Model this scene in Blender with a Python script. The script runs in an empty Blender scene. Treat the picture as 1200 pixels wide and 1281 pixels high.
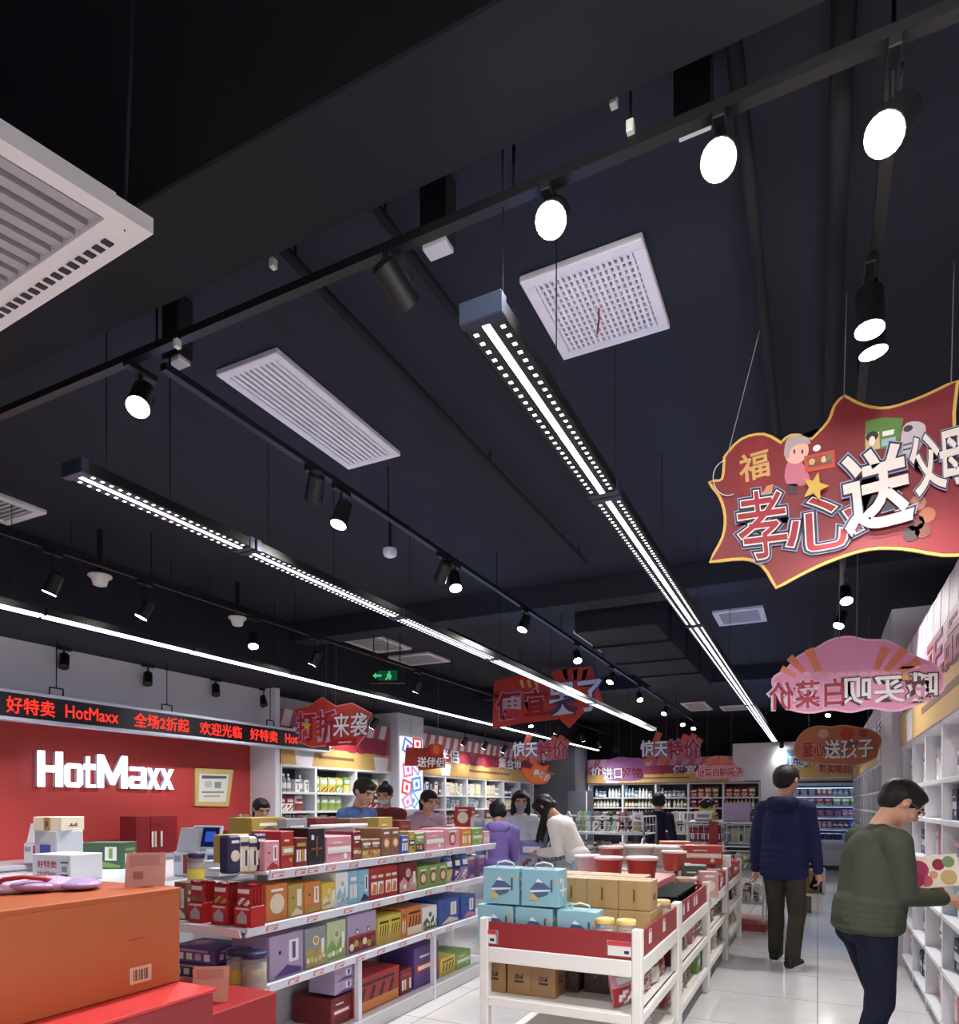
import bpy, bmesh, math, random
from mathutils import Vector, Matrix, Euler
random.seed(7)
SC = bpy.context.scene
COL = SC.collection
R = math.radians
# ---------------------------------------------------------------- camera
FPX, CXP, HOR, CAMZ = 860.0, 600.0, 1005.0, 1.45
YAW = math.atan(423 / 860.0)                       # camera looks this far to the side of the aisle direction (+Y)
cam = bpy.data.cameras.new('camera')
camo = bpy.data.objects.new('camera', cam); COL.objects.link(camo)
camo.location = (0, 0, CAMZ); camo.rotation_euler = (R(90), 0, YAW)
cam.sensor_fit = 'HORIZONTAL'; cam.sensor_width = 36; cam.lens = 36 * FPX / 1200
cam.shift_y = (HOR - 640.5) / 1200
cam.clip_start = 0.05; cam.clip_end = 60
SC.camera = camo
# ---------------------------------------------------------------- world and exposure
w = bpy.data.worlds.new('world'); SC.world = w; w.use_nodes = True
w.node_tree.nodes['Background'].inputs[0].default_value = (0.35, 0.42, 0.6, 1)
w.node_tree.nodes['Background'].inputs[1].default_value = 0.02
SC.view_settings.view_transform = 'Standard'; SC.view_settings.look = 'None'
SC.view_settings.exposure = 0.22; SC.view_settings.gamma = 1.0
SC.view_settings.use_curve_mapping = False
SPOT_W = 130.0           # each lit track head
LINE_E = 5.0             # emission of the linear fittings
COLD = (0.86, 0.92, 1.0)

def dirv(px, py):
    t = (px - CXP) / FPX; s = (HOR - py) / FPX
    sa, ca = math.sin(YAW), math.cos(YAW)
    return Vector((-sa + t * ca, ca + t * sa, s))
def at(px, py, X=None, Y=None, Z=None, d=None):
    """Real place of a spot of the photograph once one of its coordinates is known."""
    v = dirv(px, py)
    k = X / v.x if X is not None else Y / v.y if Y is not None else (Z - CAMZ) / v.z if Z is not None else d
    return Vector((v.x * k, v.y * k, CAMZ + v.z * k))

# ---------------------------------------------------------------- materials
_M = {}
def lin(c):
    return tuple((x / 12.92 if x <= 0.04045 else ((x + 0.055) / 1.055) ** 2.4) for x in c)
def mat(c, rough=0.5, metal=0.0, noise=0.0, scale=30.0, bump=0.0, emit=0.0, trans=0.0, alpha=1.0, coat=0.0, spec=0.5, srgb=True):
    """c is an sRGB colour 0..1 (or 0..255)."""
    if max(c) > 1.001: c = tuple(x / 255 for x in c)
    key = (tuple(round(x, 3) for x in c), rough, metal, noise, scale, bump, emit, trans, alpha, coat, spec)
    if key in _M: return _M[key]
    m = bpy.data.materials.new('surface'); m.use_nodes = True
    nt = m.node_tree; b = nt.nodes['Principled BSDF']
    col = lin(c) + (1,)
    b.inputs['Base Color'].default_value = col
    b.inputs['Roughness'].default_value = rough
    b.inputs['Metallic'].default_value = metal
    b.inputs['Specular IOR Level'].default_value = spec
    if trans: b.inputs['Transmission Weight'].default_value = trans; b.inputs['IOR'].default_value = 1.2
    if alpha < 1: b.inputs['Alpha'].default_value = alpha
    if coat: b.inputs['Coat Weight'].default_value = coat
    if emit:
        b.inputs['Emission Color'].default_value = col; b.inputs['Emission Strength'].default_value = emit
    if noise or bump:
        tc = nt.nodes.new('ShaderNodeTexCoord'); n = nt.nodes.new('ShaderNodeTexNoise')
        n.inputs['Scale'].default_value = scale; n.inputs['Detail'].default_value = 4
        nt.links.new(tc.outputs['Object'], n.inputs['Vector'])
        if noise:
            r = nt.nodes.new('ShaderNodeMixRGB'); r.blend_type = 'MIX'
            r.inputs[1].default_value = tuple(x * (1 - noise) for x in col[:3]) + (1,)
            r.inputs[2].default_value = tuple(min(1, x * (1 + noise)) for x in col[:3]) + (1,)
            nt.links.new(n.outputs['Fac'], r.inputs[0]); nt.links.new(r.outputs[0], b.inputs['Base Color'])
        if bump:
            bp = nt.nodes.new('ShaderNodeBump'); bp.inputs['Strength'].default_value = bump; bp.inputs['Distance'].default_value = 0.01
            nt.links.new(n.outputs['Fac'], bp.inputs['Height']); nt.links.new(bp.outputs[0], b.inputs['Normal'])
    _M[key] = m
    return m
def emission(c, e):
    if max(c) > 1.001: c = tuple(x / 255 for x in c)
    key = ('em', c, e)
    if key in _M: return _M[key]
    m = bpy.data.materials.new('glow'); m.use_nodes = True; nt = m.node_tree
    nt.nodes.remove(nt.nodes['Principled BSDF'])
    n = nt.nodes.new('ShaderNodeEmission'); n.inputs[0].default_value = lin(c) + (1,); n.inputs[1].default_value = e
    nt.links.new(n.outputs[0], nt.nodes['Material Output'].inputs[0])
    _M[key] = m
    return m
def fabric(c, bump=0.35, scale=9.0, rough=0.9):
    return mat(c, rough, noise=0.12, scale=scale, bump=bump, spec=0.15)
def clear_plastic(tint=(0.95, 0.97, 1.0), share=0.8, rough=0.12):
    key = ('clear', tint, share, rough)
    if key in _M: return _M[key]
    m = bpy.data.materials.new('clear_plastic'); m.use_nodes = True; nt = m.node_tree
    b = nt.nodes['Principled BSDF']; b.inputs['Base Color'].default_value = lin(tint) + (1,); b.inputs['Roughness'].default_value = rough
    t = nt.nodes.new('ShaderNodeBsdfTransparent'); t.inputs[0].default_value = lin(tint) + (1,)
    x = nt.nodes.new('ShaderNodeMixShader'); x.inputs[0].default_value = share
    nt.links.new(b.outputs[0], x.inputs[1]); nt.links.new(t.outputs[0], x.inputs[2])
    nt.links.new(x.outputs[0], nt.nodes['Material Output'].inputs[0])
    _M[key] = m
    return m

# ---------------------------------------------------------------- mesh building
_TXT = {}
def text_geo(body, offset=0.0, extrude=0.02):
    """Letters one unit high; (verts, faces, x0, x1, y0, y1)."""
    k = (body, round(offset, 4), extrude)
    if k not in _TXT:
        cu = bpy.data.curves.new('t', 'FONT'); cu.body = body; cu.size = 1.0; cu.offset = offset; cu.space_character = 1 + 1.6 * max(0, offset); cu.extrude = extrude
        cu.resolution_u = 3; cu.fill_mode = 'BOTH'
        o = bpy.data.objects.new('t', cu); COL.objects.link(o)
        dg = bpy.context.evaluated_depsgraph_get(); dg.update()
        me = bpy.data.meshes.new_from_object(o.evaluated_get(dg))
        v = [tuple(x.co) for x in me.vertices]; f = [tuple(p.vertices) for p in me.polygons]
        bpy.data.objects.remove(o); bpy.data.curves.remove(cu); bpy.data.meshes.remove(me)
        xs = [p[0] for p in v] or [0]; ys = [p[1] for p in v] or [0]
        _TXT[k] = (v, f, min(xs), max(xs), min(ys), max(ys))
    return _TXT[k]
class MB:
    def __init__(s): s.v = []; s.f = []; s.mi = []; s.sm = []; s.mats = []
    def m(s, mt):
        if mt not in s.mats: s.mats.append(mt)
        return s.mats.index(mt)
    def add(s, vs, fs, mt, smooth=False, T=None):
        b = len(s.v)
        s.v += [tuple(T @ Vector(p)) for p in vs] if T is not None else [tuple(p) for p in vs]
        i = s.m(mt)
        for f in fs: s.f.append(tuple(b + k for k in f)); s.mi.append(i); s.sm.append(smooth)
        return s
    def box(s, x0, x1, y0, y1, z0, z1, mt, bev=0.0, T=None):
        if bev <= 0:
            v = [(x, y, z) for z in (z0, z1) for y in (y0, y1) for x in (x0, x1)]
            return s.add(v, [(0, 2, 3, 1), (4, 5, 7, 6), (0, 1, 5, 4), (2, 6, 7, 3), (0, 4, 6, 2), (1, 3, 7, 5)], mt, False, T)
        v = []; idx = {}
        L = ((x0, x1), (y0, y1), (z0, z1)); bev = min(bev, *(abs(a[1] - a[0]) * .45 for a in L))
        for i in range(2):
            for j in range(2):
                for k in range(2):
                    c = (i, j, k)
                    for ax in range(3):
                        p = []
                        for q in range(3):
                            e = L[q][c[q]]
                            p.append(e if q == ax else e + (bev if c[q] == 0 else -bev))
                        idx[(c, ax)] = len(v); v.append(tuple(p))
        f = []
        for ax in range(3):
            o = [q for q in range(3) if q != ax]
            for sd in range(2):
                ring = []
                for a, b in ((0, 0), (1, 0), (1, 1), (0, 1)):
                    c = [0, 0, 0]; c[ax] = sd; c[o[0]] = a; c[o[1]] = b; ring.append(idx[(tuple(c), ax)])
                f.append(tuple(ring))
        for ax in range(3):
            o = [q for q in range(3) if q != ax]
            for a in range(2):
                for b in range(2):
                    c0 = [0, 0, 0]; c0[o[0]] = a; c0[o[1]] = b; c1 = list(c0); c1[ax] = 1
                    c0, c1 = tuple(c0), tuple(c1)
                    f.append((idx[(c0, o[0])], idx[(c1, o[0])], idx[(c1, o[1])], idx[(c0, o[1])]))
        for i in range(2):
            for j in range(2):
                for k in range(2): f.append(tuple(idx[((i, j, k), q)] for q in range(3)))
        return s.add(v, f, mt, False, T)
    def cyl(s, p0, p1, r0, r1, mt, n=12, caps=True, smooth=True):
        p0, p1 = Vector(p0), Vector(p1); a = (p1 - p0).normalized()
        u = a.orthogonal().normalized(); w_ = a.cross(u)
        v = []
        for p, r in ((p0, r0), (p1, r1)):
            for i in range(n):
                q = 2 * math.pi * i / n; v.append(p + (u * math.cos(q) + w_ * math.sin(q)) * r)
        s.add(v, [(i, (i + 1) % n, n + (i + 1) % n, n + i) for i in range(n)], mt, smooth)
        if caps: s.add(v, [tuple(range(n - 1, -1, -1)), tuple(range(n, 2 * n))], mt)
        return s
    def tube(s, path, r, mt, n=8, closed=False):
        P = [Vector(p) for p in path]; v = []; u = None; N = len(P)
        for i, p in enumerate(P):
            a = (P[(i + 1) % N] - P[i - 1]) if closed else (P[min(i + 1, N - 1)] - P[max(i - 1, 0)])
            a.normalize()
            u = a.orthogonal().normalized() if u is None else (u - a * u.dot(a)).normalized()
            w_ = a.cross(u)
            rr = r[i] if isinstance(r, (list, tuple)) else r
            for k in range(n):
                q = 2 * math.pi * k / n; v.append(p + (u * math.cos(q) + w_ * math.sin(q)) * rr)
        f = []
        for i in range(N if closed else N - 1):
            j = (i + 1) % N
            f += [(i * n + k, i * n + (k + 1) % n, j * n + (k + 1) % n, j * n + k) for k in range(n)]
        if not closed: f += [tuple(range(n - 1, -1, -1)), tuple((N - 1) * n + k for k in range(n))]
        return s.add(v, f, mt, True)
    def lathe(s, prof, mt, n=20, c=(0, 0, 0), T=None, squash=1.0, cap=True):
        v = []
        for r, z in prof:
            for k in range(n):
                q = 2 * math.pi * k / n; v.append((c[0] + r * math.cos(q), c[1] + r * math.sin(q) * squash, c[2] + z))
        f = []
        for i in range(len(prof) - 1):
            f += [(i * n + k, i * n + (k + 1) % n, (i + 1) * n + (k + 1) % n, (i + 1) * n + k) for k in range(n)]
        s.add(v, f, mt, True, T)
        if cap:
            L = (len(prof) - 1) * n
            s.add(v, [tuple(range(n - 1, -1, -1)), tuple(range(L, L + n))], mt, False, T)
        return s
    def ell(s, c, r, mt, rot=None, n=16, k=10):
        v = []; f = []
        M = Euler(rot).to_matrix() if rot else Matrix.Identity(3); c = Vector(c)
        for i in range(k + 1):
            a = math.pi * i / k
            for j in range(n):
                b = 2 * math.pi * j / n
                v.append(c + M @ Vector((r[0] * math.sin(a) * math.cos(b), r[1] * math.sin(a) * math.sin(b), r[2] * math.cos(a))))
        for i in range(k):
            f += [(i * n + j, (i + 1) * n + j, (i + 1) * n + (j + 1) % n, i * n + (j + 1) % n) for j in range(n)]
        return s.add(v, f, mt, True)
    def prism(s, pts, fr, d, mt, d0=0.0):
        """Flat outline pts (u,v) raised from d0 to d along the frame's normal."""
        o, u, v, nn = fr
        a = [o + u * p[0] + v * p[1] + nn * d0 for p in pts]; b = [q + nn * (d - d0) for q in a]
        n = len(pts)
        return s.add(a + b, [tuple(range(n - 1, -1, -1)), tuple(range(n, 2 * n))] + [(i, (i + 1) % n, n + (i + 1) % n, n + i) for i in range(n)], mt)
    def rect(s, fr, u0, u1, v0, v1, mt, d=0.0012, d0=0.0):
        return s.prism([(u0, v0), (u1, v0), (u1, v1), (u0, v1)], fr, d, mt, d0)
    def disc(s, fr, u, v, ru, rv, mt, d=0.0012, n=20, d0=0.0, a0=0, a1=2 * math.pi):
        full = abs(a1 - a0 - 2 * math.pi) < 1e-6
        return s.prism([(u + ru * math.cos(a0 + (a1 - a0) * k / (n if full else n - 1)), v + rv * math.sin(a0 + (a1 - a0) * k / (n if full else n - 1))) for k in range(n)], fr, d, mt, d0)
    def text(s, body, fr, u, v, h, mt, bold=0.0, d0=0.0, thick=0.002, width=None, rot=0.0, mirror=False, anchor='c', shear=0.0):
        """Lettering; h = letter height, (u, v) its middle (or its start for anchor 'l'); width stretches to fit."""
        vs, fs, x0, x1, y0, y1 = text_geo(body, bold, 0.02)
        b0 = text_geo(body, 0.0, 0.02)
        k = h / max(1e-6, b0[5] - b0[4]); kx = width / max(1e-6, b0[3] - b0[2]) if width else k
        cx = (b0[2] + b0[3]) / 2 if anchor == 'c' else b0[2]; cy = (b0[4] + b0[5]) / 2
        o, U, V, nn = fr; c, sn = math.cos(rot), math.sin(rot)
        out = []
        for p in vs:
            x = (p[0] - cx) * kx * (-1 if mirror else 1); y = (p[1] - cy) * k; x += shear * y
            out.append(o + U * (u + x * c - y * sn) + V * (v + x * sn + y * c) + nn * (d0 + (thick if p[2] > 0 else 0)))
        return s.add(out, fs, mt)
    def build(s, name, parent=None, loc=None, rz=0.0):
        me = bpy.data.meshes.new(name); me.from_pydata(s.v, [], s.f)
        for x in s.mats: me.materials.append(x)
        me.polygons.foreach_set('material_index', s.mi); me.polygons.foreach_set('use_smooth', s.sm)
        bm = bmesh.new(); bm.from_mesh(me); bmesh.ops.recalc_face_normals(bm, faces=bm.faces); bm.to_mesh(me); bm.free()
        me.update()
        o = bpy.data.objects.new(name, me); COL.objects.link(o)
        if parent is not None: o.parent = parent
        if loc is not None: o.location = loc
        if rz: o.rotation_euler = (0, 0, rz)
        return o
def frame(o, u, v):
    u = Vector(u).normalized(); v = Vector(v).normalized()
    return (Vector(o), u, v, u.cross(v))
def tag(o, label, cat, group=None):
    o['label'] = label; o['category'] = cat
    if group: o['group'] = group
    return o
def thing(name, label, cat, loc=(0, 0, 0), rz=0.0, group=None):
    o = bpy.data.objects.new(name, None); COL.objects.link(o); o.empty_display_size = .1
    o.location = loc; o.rotation_euler = (0, 0, rz)
    return tag(o, label, cat, group)
def struct(mb, name):
    o = mb.build(name); o['kind'] = 'structure'; return o
def dup(src, loc, rz=0.0, label=None, group=None, scale=None):
    r = src.copy(); COL.objects.link(r); r.location = loc; r.rotation_euler = (0, 0, rz)
    if label: r['label'] = label
    if group: r['group'] = group
    if scale: r.scale = scale
    for ch in list(src.children):
        c = ch.copy(); COL.objects.link(c); c.parent = r
        for g in list(ch.children):
            d = g.copy(); COL.objects.link(d); d.parent = c
    return r
ORD = ['first', 'second', 'third', 'fourth', 'fifth', 'sixth', 'seventh', 'eighth', 'ninth', 'tenth', 'eleventh', 'twelfth', 'thirteenth', 'fourteenth', 'fifteenth', 'sixteenth', 'seventeenth', 'eighteenth', 'nineteenth', 'twentieth']
WHITE = mat((235, 236, 240), .35); BLACK = mat((14, 15, 18), .45); DARK = mat((22, 24, 31), .6)
STEEL = mat((180, 184, 190), .3, metal=.9)
# ================================================================ STRUCTURE
XL, XR, YB, YF, CZ = -6.55, 1.10, 17.60, -2.4, 3.55
def floor_material():
    m = bpy.data.materials.new('polished_tile'); m.use_nodes = True; nt = m.node_tree; b = nt.nodes['Principled BSDF']
    tc = nt.nodes.new('ShaderNodeTexCoord')
    br = nt.nodes.new('ShaderNodeTexBrick'); br.offset = 0; br.squash = 1
    br.inputs['Scale'].default_value = 1.0; br.inputs['Brick Width'].default_value = .8; br.inputs['Row Height'].default_value = .8
    br.inputs['Mortar Size'].default_value = .004; br.inputs['Mortar Smooth'].default_value = .1
    br.inputs['Mortar'].default_value = lin((.52, .52, .54)) + (1,)
    n = nt.nodes.new('ShaderNodeTexNoise'); n.inputs['Scale'].default_value = 2.2; n.inputs['Detail'].default_value = 8; n.inputs['Distortion'].default_value = 1.2
    cr = nt.nodes.new('ShaderNodeValToRGB'); cr.color_ramp.elements[0].color = lin((.76, .76, .78)) + (1,); cr.color_ramp.elements[1].color = lin((.87, .86, .86)) + (1,)
    nt.links.new(tc.outputs['Object'], br.inputs['Vector']); nt.links.new(tc.outputs['Object'], n.inputs['Vector'])
    nt.links.new(n.outputs['Fac'], cr.inputs[0]); nt.links.new(cr.outputs[0], br.inputs['Color1']); nt.links.new(cr.outputs[0], br.inputs['Color2'])
    nt.links.new(br.outputs['Color'], b.inputs['Base Color'])
    b.inputs['Roughness'].default_value = .09; b.inputs['Specular IOR Level'].default_value = .6
    return m
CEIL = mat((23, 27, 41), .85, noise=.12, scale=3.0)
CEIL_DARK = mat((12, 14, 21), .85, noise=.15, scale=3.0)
PAINT = mat((226, 226, 234), .6)
RED_WALL = mat((194, 66, 64), .5, noise=.04, scale=4)
struct(MB().box(XL - .1, XR + .1, YF - .1, YB + .1, -.1, 0, floor_material()), 'floor')
struct(MB().box(XL - .1, XR + .1, 1.45, YB + .1, CZ, CZ + .1, CEIL), 'ceiling')
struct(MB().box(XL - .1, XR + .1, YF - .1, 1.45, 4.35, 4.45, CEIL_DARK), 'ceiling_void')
struct(MB().box(XL - .1, XL, YF, YB, 0, 4.35, PAINT), 'wall_left')
struct(MB().box(XR, XR + .1, YF, YB, 0, 4.35, PAINT), 'wall_right')
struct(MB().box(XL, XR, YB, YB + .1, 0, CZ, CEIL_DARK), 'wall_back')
struct(MB().box(XL, XR, YF - .1, YF, 0, 4.35, PAINT), 'wall_front')
struct(MB().box(XL, XL + .03, YF, 6.6, 0, 2.25, RED_WALL), 'trim_1')                       # red panelling behind the tills
struct(MB().box(XL, -6.36, YF, 6.92, 2.25, 2.9, mat((222, 222, 232), .6)), 'trim_2')        # pale bulkhead above it
struct(MB().box(XL, -5.5, YF, YB, 2.9, CZ, CEIL), 'ceiling_bulkhead')
struct(MB().box(XL, -6.1, 6.6, 6.68, 0, 2.9, PAINT).box(XL, -6.5, 6.68, 7.0, 1.95, 2.9, PAINT), 'pillar_left')
struct(MB().box(XL, -6.0, 9.25, 10.05, 0, 2.9, PAINT, .004), 'pillar_lightbox')
struct(MB().box(.60, XR, 7.2, 8.3, 0, 3.2, mat((214, 212, 222), .5), .004), 'pillar_right')
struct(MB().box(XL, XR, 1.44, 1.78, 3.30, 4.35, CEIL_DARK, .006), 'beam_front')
b = MB()
for y in (6.2, 11.2): b.box(-5.5, XR, y, y + .28, 3.33, CZ, CEIL, .004)
struct(b, 'beam_cross')
struct(MB().box(-1.75, .98, 16.75, YB, 1.98, 2.82, mat((228, 230, 238), .5), .004).box(-1.16, -.72, 16.75, YB, 0, 1.98, mat((228, 230, 238), .5)), 'trim_3')    # white surround of the chiller
struct(MB().box(XL, -5.35, 16.2, 17.2, 0, 2.9, mat((120, 124, 136), .6), .004), 'pillar_corner')

# ================================================================ CEILING FITTINGS
def pipe(label, x, y0, y1, z, r, hang=True):
    m = MB().tube([(x, y0, z), (x, y1, z)], r, CEIL_DARK, 8)
    for y in (y0 + .2, (y0 + y1) / 2, y1 - .2): m.cyl((x, y, z), (x, y, CZ - .003), .006, .006, CEIL_DARK, 6)
    tag(m.build('ceiling_pipe'), label, 'pipe', 'black conduits under the ceiling')
pipe('black conduit running past the square white vent, aisle side', -.20, 1.8, 4.9, 3.47, .022)
pipe('black conduit between the long white vent and the film strip lights', -1.75, 1.8, 5.6, 3.47, .02)
pipe('black conduit beside the long white slotted vent', -1.35, 1.8, 5.0, 3.48, .018)
pipe('black conduit above the first bay of the hanging red sign', .06, 1.8, 4.6, 3.46, .03)
pipe('black sprinkler pipe running over the middle sales floor', -3.7, 6.6, 11.0, 3.38, .028)
d = MB().box(-2.22, -1.4, 6.7, 10.6, 3.18, CZ - .003, CEIL_DARK, .01)
for y in (7.4, 8.4, 9.4): d.box(-2.24, -1.38, y, y + .04, 3.16, CZ - .003, CEIL_DARK)
tag(d.build('air_duct'), 'black square air duct between the two film strip lights', 'duct')
d = MB().box(-3.7, -2.9, .45, 1.1, 3.7, 4.35, CEIL, .01)
tag(d.build('duct_box'), 'dim black duct box in the dark void above the front beam', 'duct')
p = MB().tube([(-4.3, 11.6, 3.4), (.55, 11.6, 3.4)], .03, CEIL_DARK, 8)
for x in (-4, -2.5, -.8, .6): p.cyl((x, 11.6, 3.4), (x, 11.6, CZ - .003), .006, .006, CEIL_DARK, 6)
tag(p.build('ceiling_pipe'), 'black pipe crossing the ceiling from side to side', 'pipe')

VENT_WHITE = mat((238, 234, 234), .5); VENT_BACK = mat((26, 26, 30), .8)
def vent(label, x0, x1, y0, y1, slats, along='y', cross=0, fr=.045, grey=False):
    t = thing('air_vent', label, 'vent', ((x0 + x1) / 2, (y0 + y1) / 2, CZ - .03))
    a, c = (x1 - x0) / 2, (y1 - y0) / 2
    f = MB()
    for q in ((-a, a, -c, -c + fr), (-a, a, c - fr, c), (-a, -a + fr, -c + fr, c - fr), (a - fr, a, -c + fr, c - fr)):
        f.box(q[0], q[1], q[2], q[3], 0, .03, VENT_WHITE, .004)
    f.build('vent_frame', t)
    MB().box(-a + fr, a - fr, -c + fr, c - fr, .026, .029, VENT_BACK).build('vent_backing', t)
    s = MB(); mt = mat((190, 188, 190), .5) if grey else VENT_WHITE
    if along == 'y':
        w_ = (2 * a - 2 * fr) / slats
        for k in range(slats): s.box(-a + fr + w_ * (k + .2), -a + fr + w_ * (k + .72), -c + fr, c - fr, .005, .022, mt)
    else:
        w_ = (2 * c - 2 * fr) / slats
        for k in range(slats): s.box(-a + fr, a - fr, -c + fr + w_ * (k + .2), -c + fr + w_ * (k + .72), .005, .022, mt)
    if cross:
        w_ = (2 * c - 2 * fr) / cross
        for k in range(cross): s.box(-a + fr, a - fr, -c + fr + w_ * (k + .25), -c + fr + w_ * (k + .6), .010, .024, mt)
    s.build('vent_grille', t)
    return t
def vent_px(label, pts, slats, along='y', cross=0, fr=.045, grey=False):
    q = [at(x, y, Z=CZ - .03) for x, y in pts]
    return vent(label, min(p.x for p in q), max(p.x for p in q), min(p.y for p in q), max(p.y for p in q), slats, along, cross, fr, grey)
vent_px('long white slotted air vent beside the spotlight rail', [(278, 470), (342, 443), (498, 568), (436, 588)], 9)
sv = vent_px('square white egg-crate air vent with a red ribbon, beside the film strip light', [(650, 355), (800, 300), (838, 410), (710, 450)], 17, 'y', 13)
rb = MB().tube([(0, .01, .0), (.004, 0, -.05), (-.004, .0, -.11)], .004, mat((150, 20, 34), .6), 6); rb.build('ribbon', sv)
vent('flat white vent above the till side, cut by the photo edge', -5.42, -4.95, 2.45, 3.05, 12, 'x', 0, .06, True)
vent_px('flat pale vent over the boxed aisle, above the exit sign', [(497, 822), (540, 819), (556, 829), (512, 833)], 10, 'x', 0, .06, True)
vent_px('grey vent beside the black duct, nearer the left spotlight rail', [(730, 790), (768, 787), (790, 812), (752, 816)], 9, 'x', 0, .06, True)
vent_px('grey vent under the big red burst sign', [(893, 768), (954, 760), (960, 777), (900, 784)], 10, 'x', 0, .06, True)
vent_px('small vent far down the shop beyond the black duct', [(857, 881), (882, 879), (888, 888), (864, 890)], 8, 'x', 0, .06, True)
vent('small far vent close to the end of the long film strip light', -1.9, -1.2, 15.6, 16.3, 8, 'x', 0, .06, True)
vent('wide pale vent beyond the till side light strip, near the exit sign', -5.45, -4.9, 7.0, 7.9, 8, 'x', 0, .06, True)
t = thing('air_conditioner_panel', 'suspended ribbed white air panel with slotted edge, cut by the photo edge', 'air conditioner')
A, B_, C_ = at(192, 293, Z=3.05), at(172, 262, Z=3.05), at(55, 187, Z=3.05)
e1 = at(55, 380, Z=3.05) - A; e1.normalize(); e2 = (C_ - B_); e2.z = 0; e2.normalize()
t.location = A
fr_ = (Vector((0, 0, 0)), e1, e2, e1.cross(e2) * (1 if e1.cross(e2).z > 0 else -1))
def para(m, u0, u1, v0, v1, z0, z1, mt):
    o, u, v, n = fr_
    m.prism([(u0, v0), (u1, v0), (u1, v1), (u0, v1)], fr_, z1, mt, z0)
m = MB(); para(m, 0, 1.4, 0, .10, .0, .045, VENT_WHITE); para(m, 0, .05, .1, .95, 0, .05, VENT_WHITE); para(m, 0, 1.4, .95, 1.0, 0, .05, VENT_WHITE); m.build('panel_frame', t)
m = MB()
for k in range(30): para(m, .12 + k * .042, .142 + k * .042, .035, .06, -.004, .0, BLACK)
m.build('slot_pattern', t)
m = MB()
for k in range(22): para(m, .07 + k * .06, .105 + k * .06, .10, .95, .012, .04, mat((176, 174, 176), .5))
m.build('rib_panel', t)
m = MB(); para(m, .05, 1.4, .1, .95, .045, .05, mat((70, 70, 74), .8)); m.build('panel_backing', t)
tl = at(188, 26, Z=4.3) - A
MB().tube([(e1 + e2) * .05, (e1 + e2) * .05 + Vector((.01, .02, .6)), (e1 + e2) * .05 + Vector((.03, .06, 1.3))], .005, CEIL, 6).build('hanging_wire', t)

# ---- linear film-strip lights
LW = .062
def linear_light(label, x, y0, y1, z):
    t = thing('linear_light', label, 'light', (x, y0, z), 0, 'film strip lights in two lines')
    L = y1 - y0
    MB().box(-LW, LW, 0, L, 0, .05, mat((10, 11, 15), .4), .003).build('housing', t)
    MB().box(-.0115, .0115, .02, L - .02, -.002, .004, emission((.93, .95, 1.0), LINE_E * 1.6)).build('diffuser', t)
    n = max(20, int(L / .043)); m = MB().box(-LW + .006, LW - .006, .02, L - .02, -.0008, .001, mat((10, 11, 15), .4)); e = emission((.92, .95, 1.0), LINE_E)
    for s_ in (-1, 1):
        for k in range(n):
            yy = .04 + (L - .08) * (k + .5) / n; xx = s_ * .0425
            m.box(xx - .0065, xx + .0065, yy - .0062, yy + .0062, -.0015, .003, e)
    m.build('lens_pattern', t)
    g = mat((52, 60, 80), .35, metal=.5)
    for q in (-.006, L - .03): MB().box(-LW - .004, LW + .004, q, q + .036, -.006, .056, g, .003).build('end_cap', t)
    MB().box(-.05, .05, .05, L - .05, .051, .054, emission((.5, .66, 1.0), 3.2)).build('added_uplight', t)  # upward glowing strip added to give the ceiling its blue glow
    for yy in (.15, L * .5): MB().cyl((0, yy, .05), (0, yy, CZ - z - .002), .0025, .0025, BLACK, 6).build('suspension_wire', t)
RLX = at(600, 395, Z=2.8).x; LLX = at(85, 590, Z=2.8).x
ry = [at(px, py, Z=2.8).y for px, py in ((600, 393), (755, 622), (868, 783), (940, 882))] + [16.35]
for i in range(4): linear_light('%s film strip light section of the line over the aisle, from the front beam' % ORD[i], RLX, ry[i] + .012, ry[i + 1] - .012, 2.8)
ly = [at(px, py, Z=2.8).y for px, py in ((78, 594), (295, 692), (482, 775), (605, 826), (740, 880), (815, 914))]
for i in range(5): linear_light('%s film strip light section of the line over the shelving, from the front beam' % ORD[i], LLX, ly[i] + .012, ly[i + 1] - .012, 2.8)
for i in range(2): linear_light('%s unseen film strip light section added behind the viewer' % ORD[i], (-.9, -3.4)[i], -1.9, .25, 2.8)  # unseen fittings added behind the camera for ambient light
ys = [YF + .1, at(55, 770, X=-5.0).y, at(240, 815, X=-5.0).y, at(362, 846, X=-5.0).y, 10.2, 13.6, 17.0]
for i in range(len(ys) - 1):
    t = thing('light_strip', '%s length of plain white light strip along the till side bulkhead' % ORD[i], 'light', (-5.0, ys[i], 2.8), 0, 'plain light strips')
    L = ys[i + 1] - ys[i] - .02
    MB().box(-.04, .04, 0, L, .0, .05, BLACK).build('channel', t)
    MB().box(-.036, .036, .004, L - .004, -.012, 0, emission((.9, .94, 1.0), LINE_E * .9)).build('diffuser', t)
    for yy in (.2, L - .2): MB().cyl((0, yy, .05), (0, yy, CZ - 2.802), .0025, .0025, BLACK, 6).build('suspension_wire', t)

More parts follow.
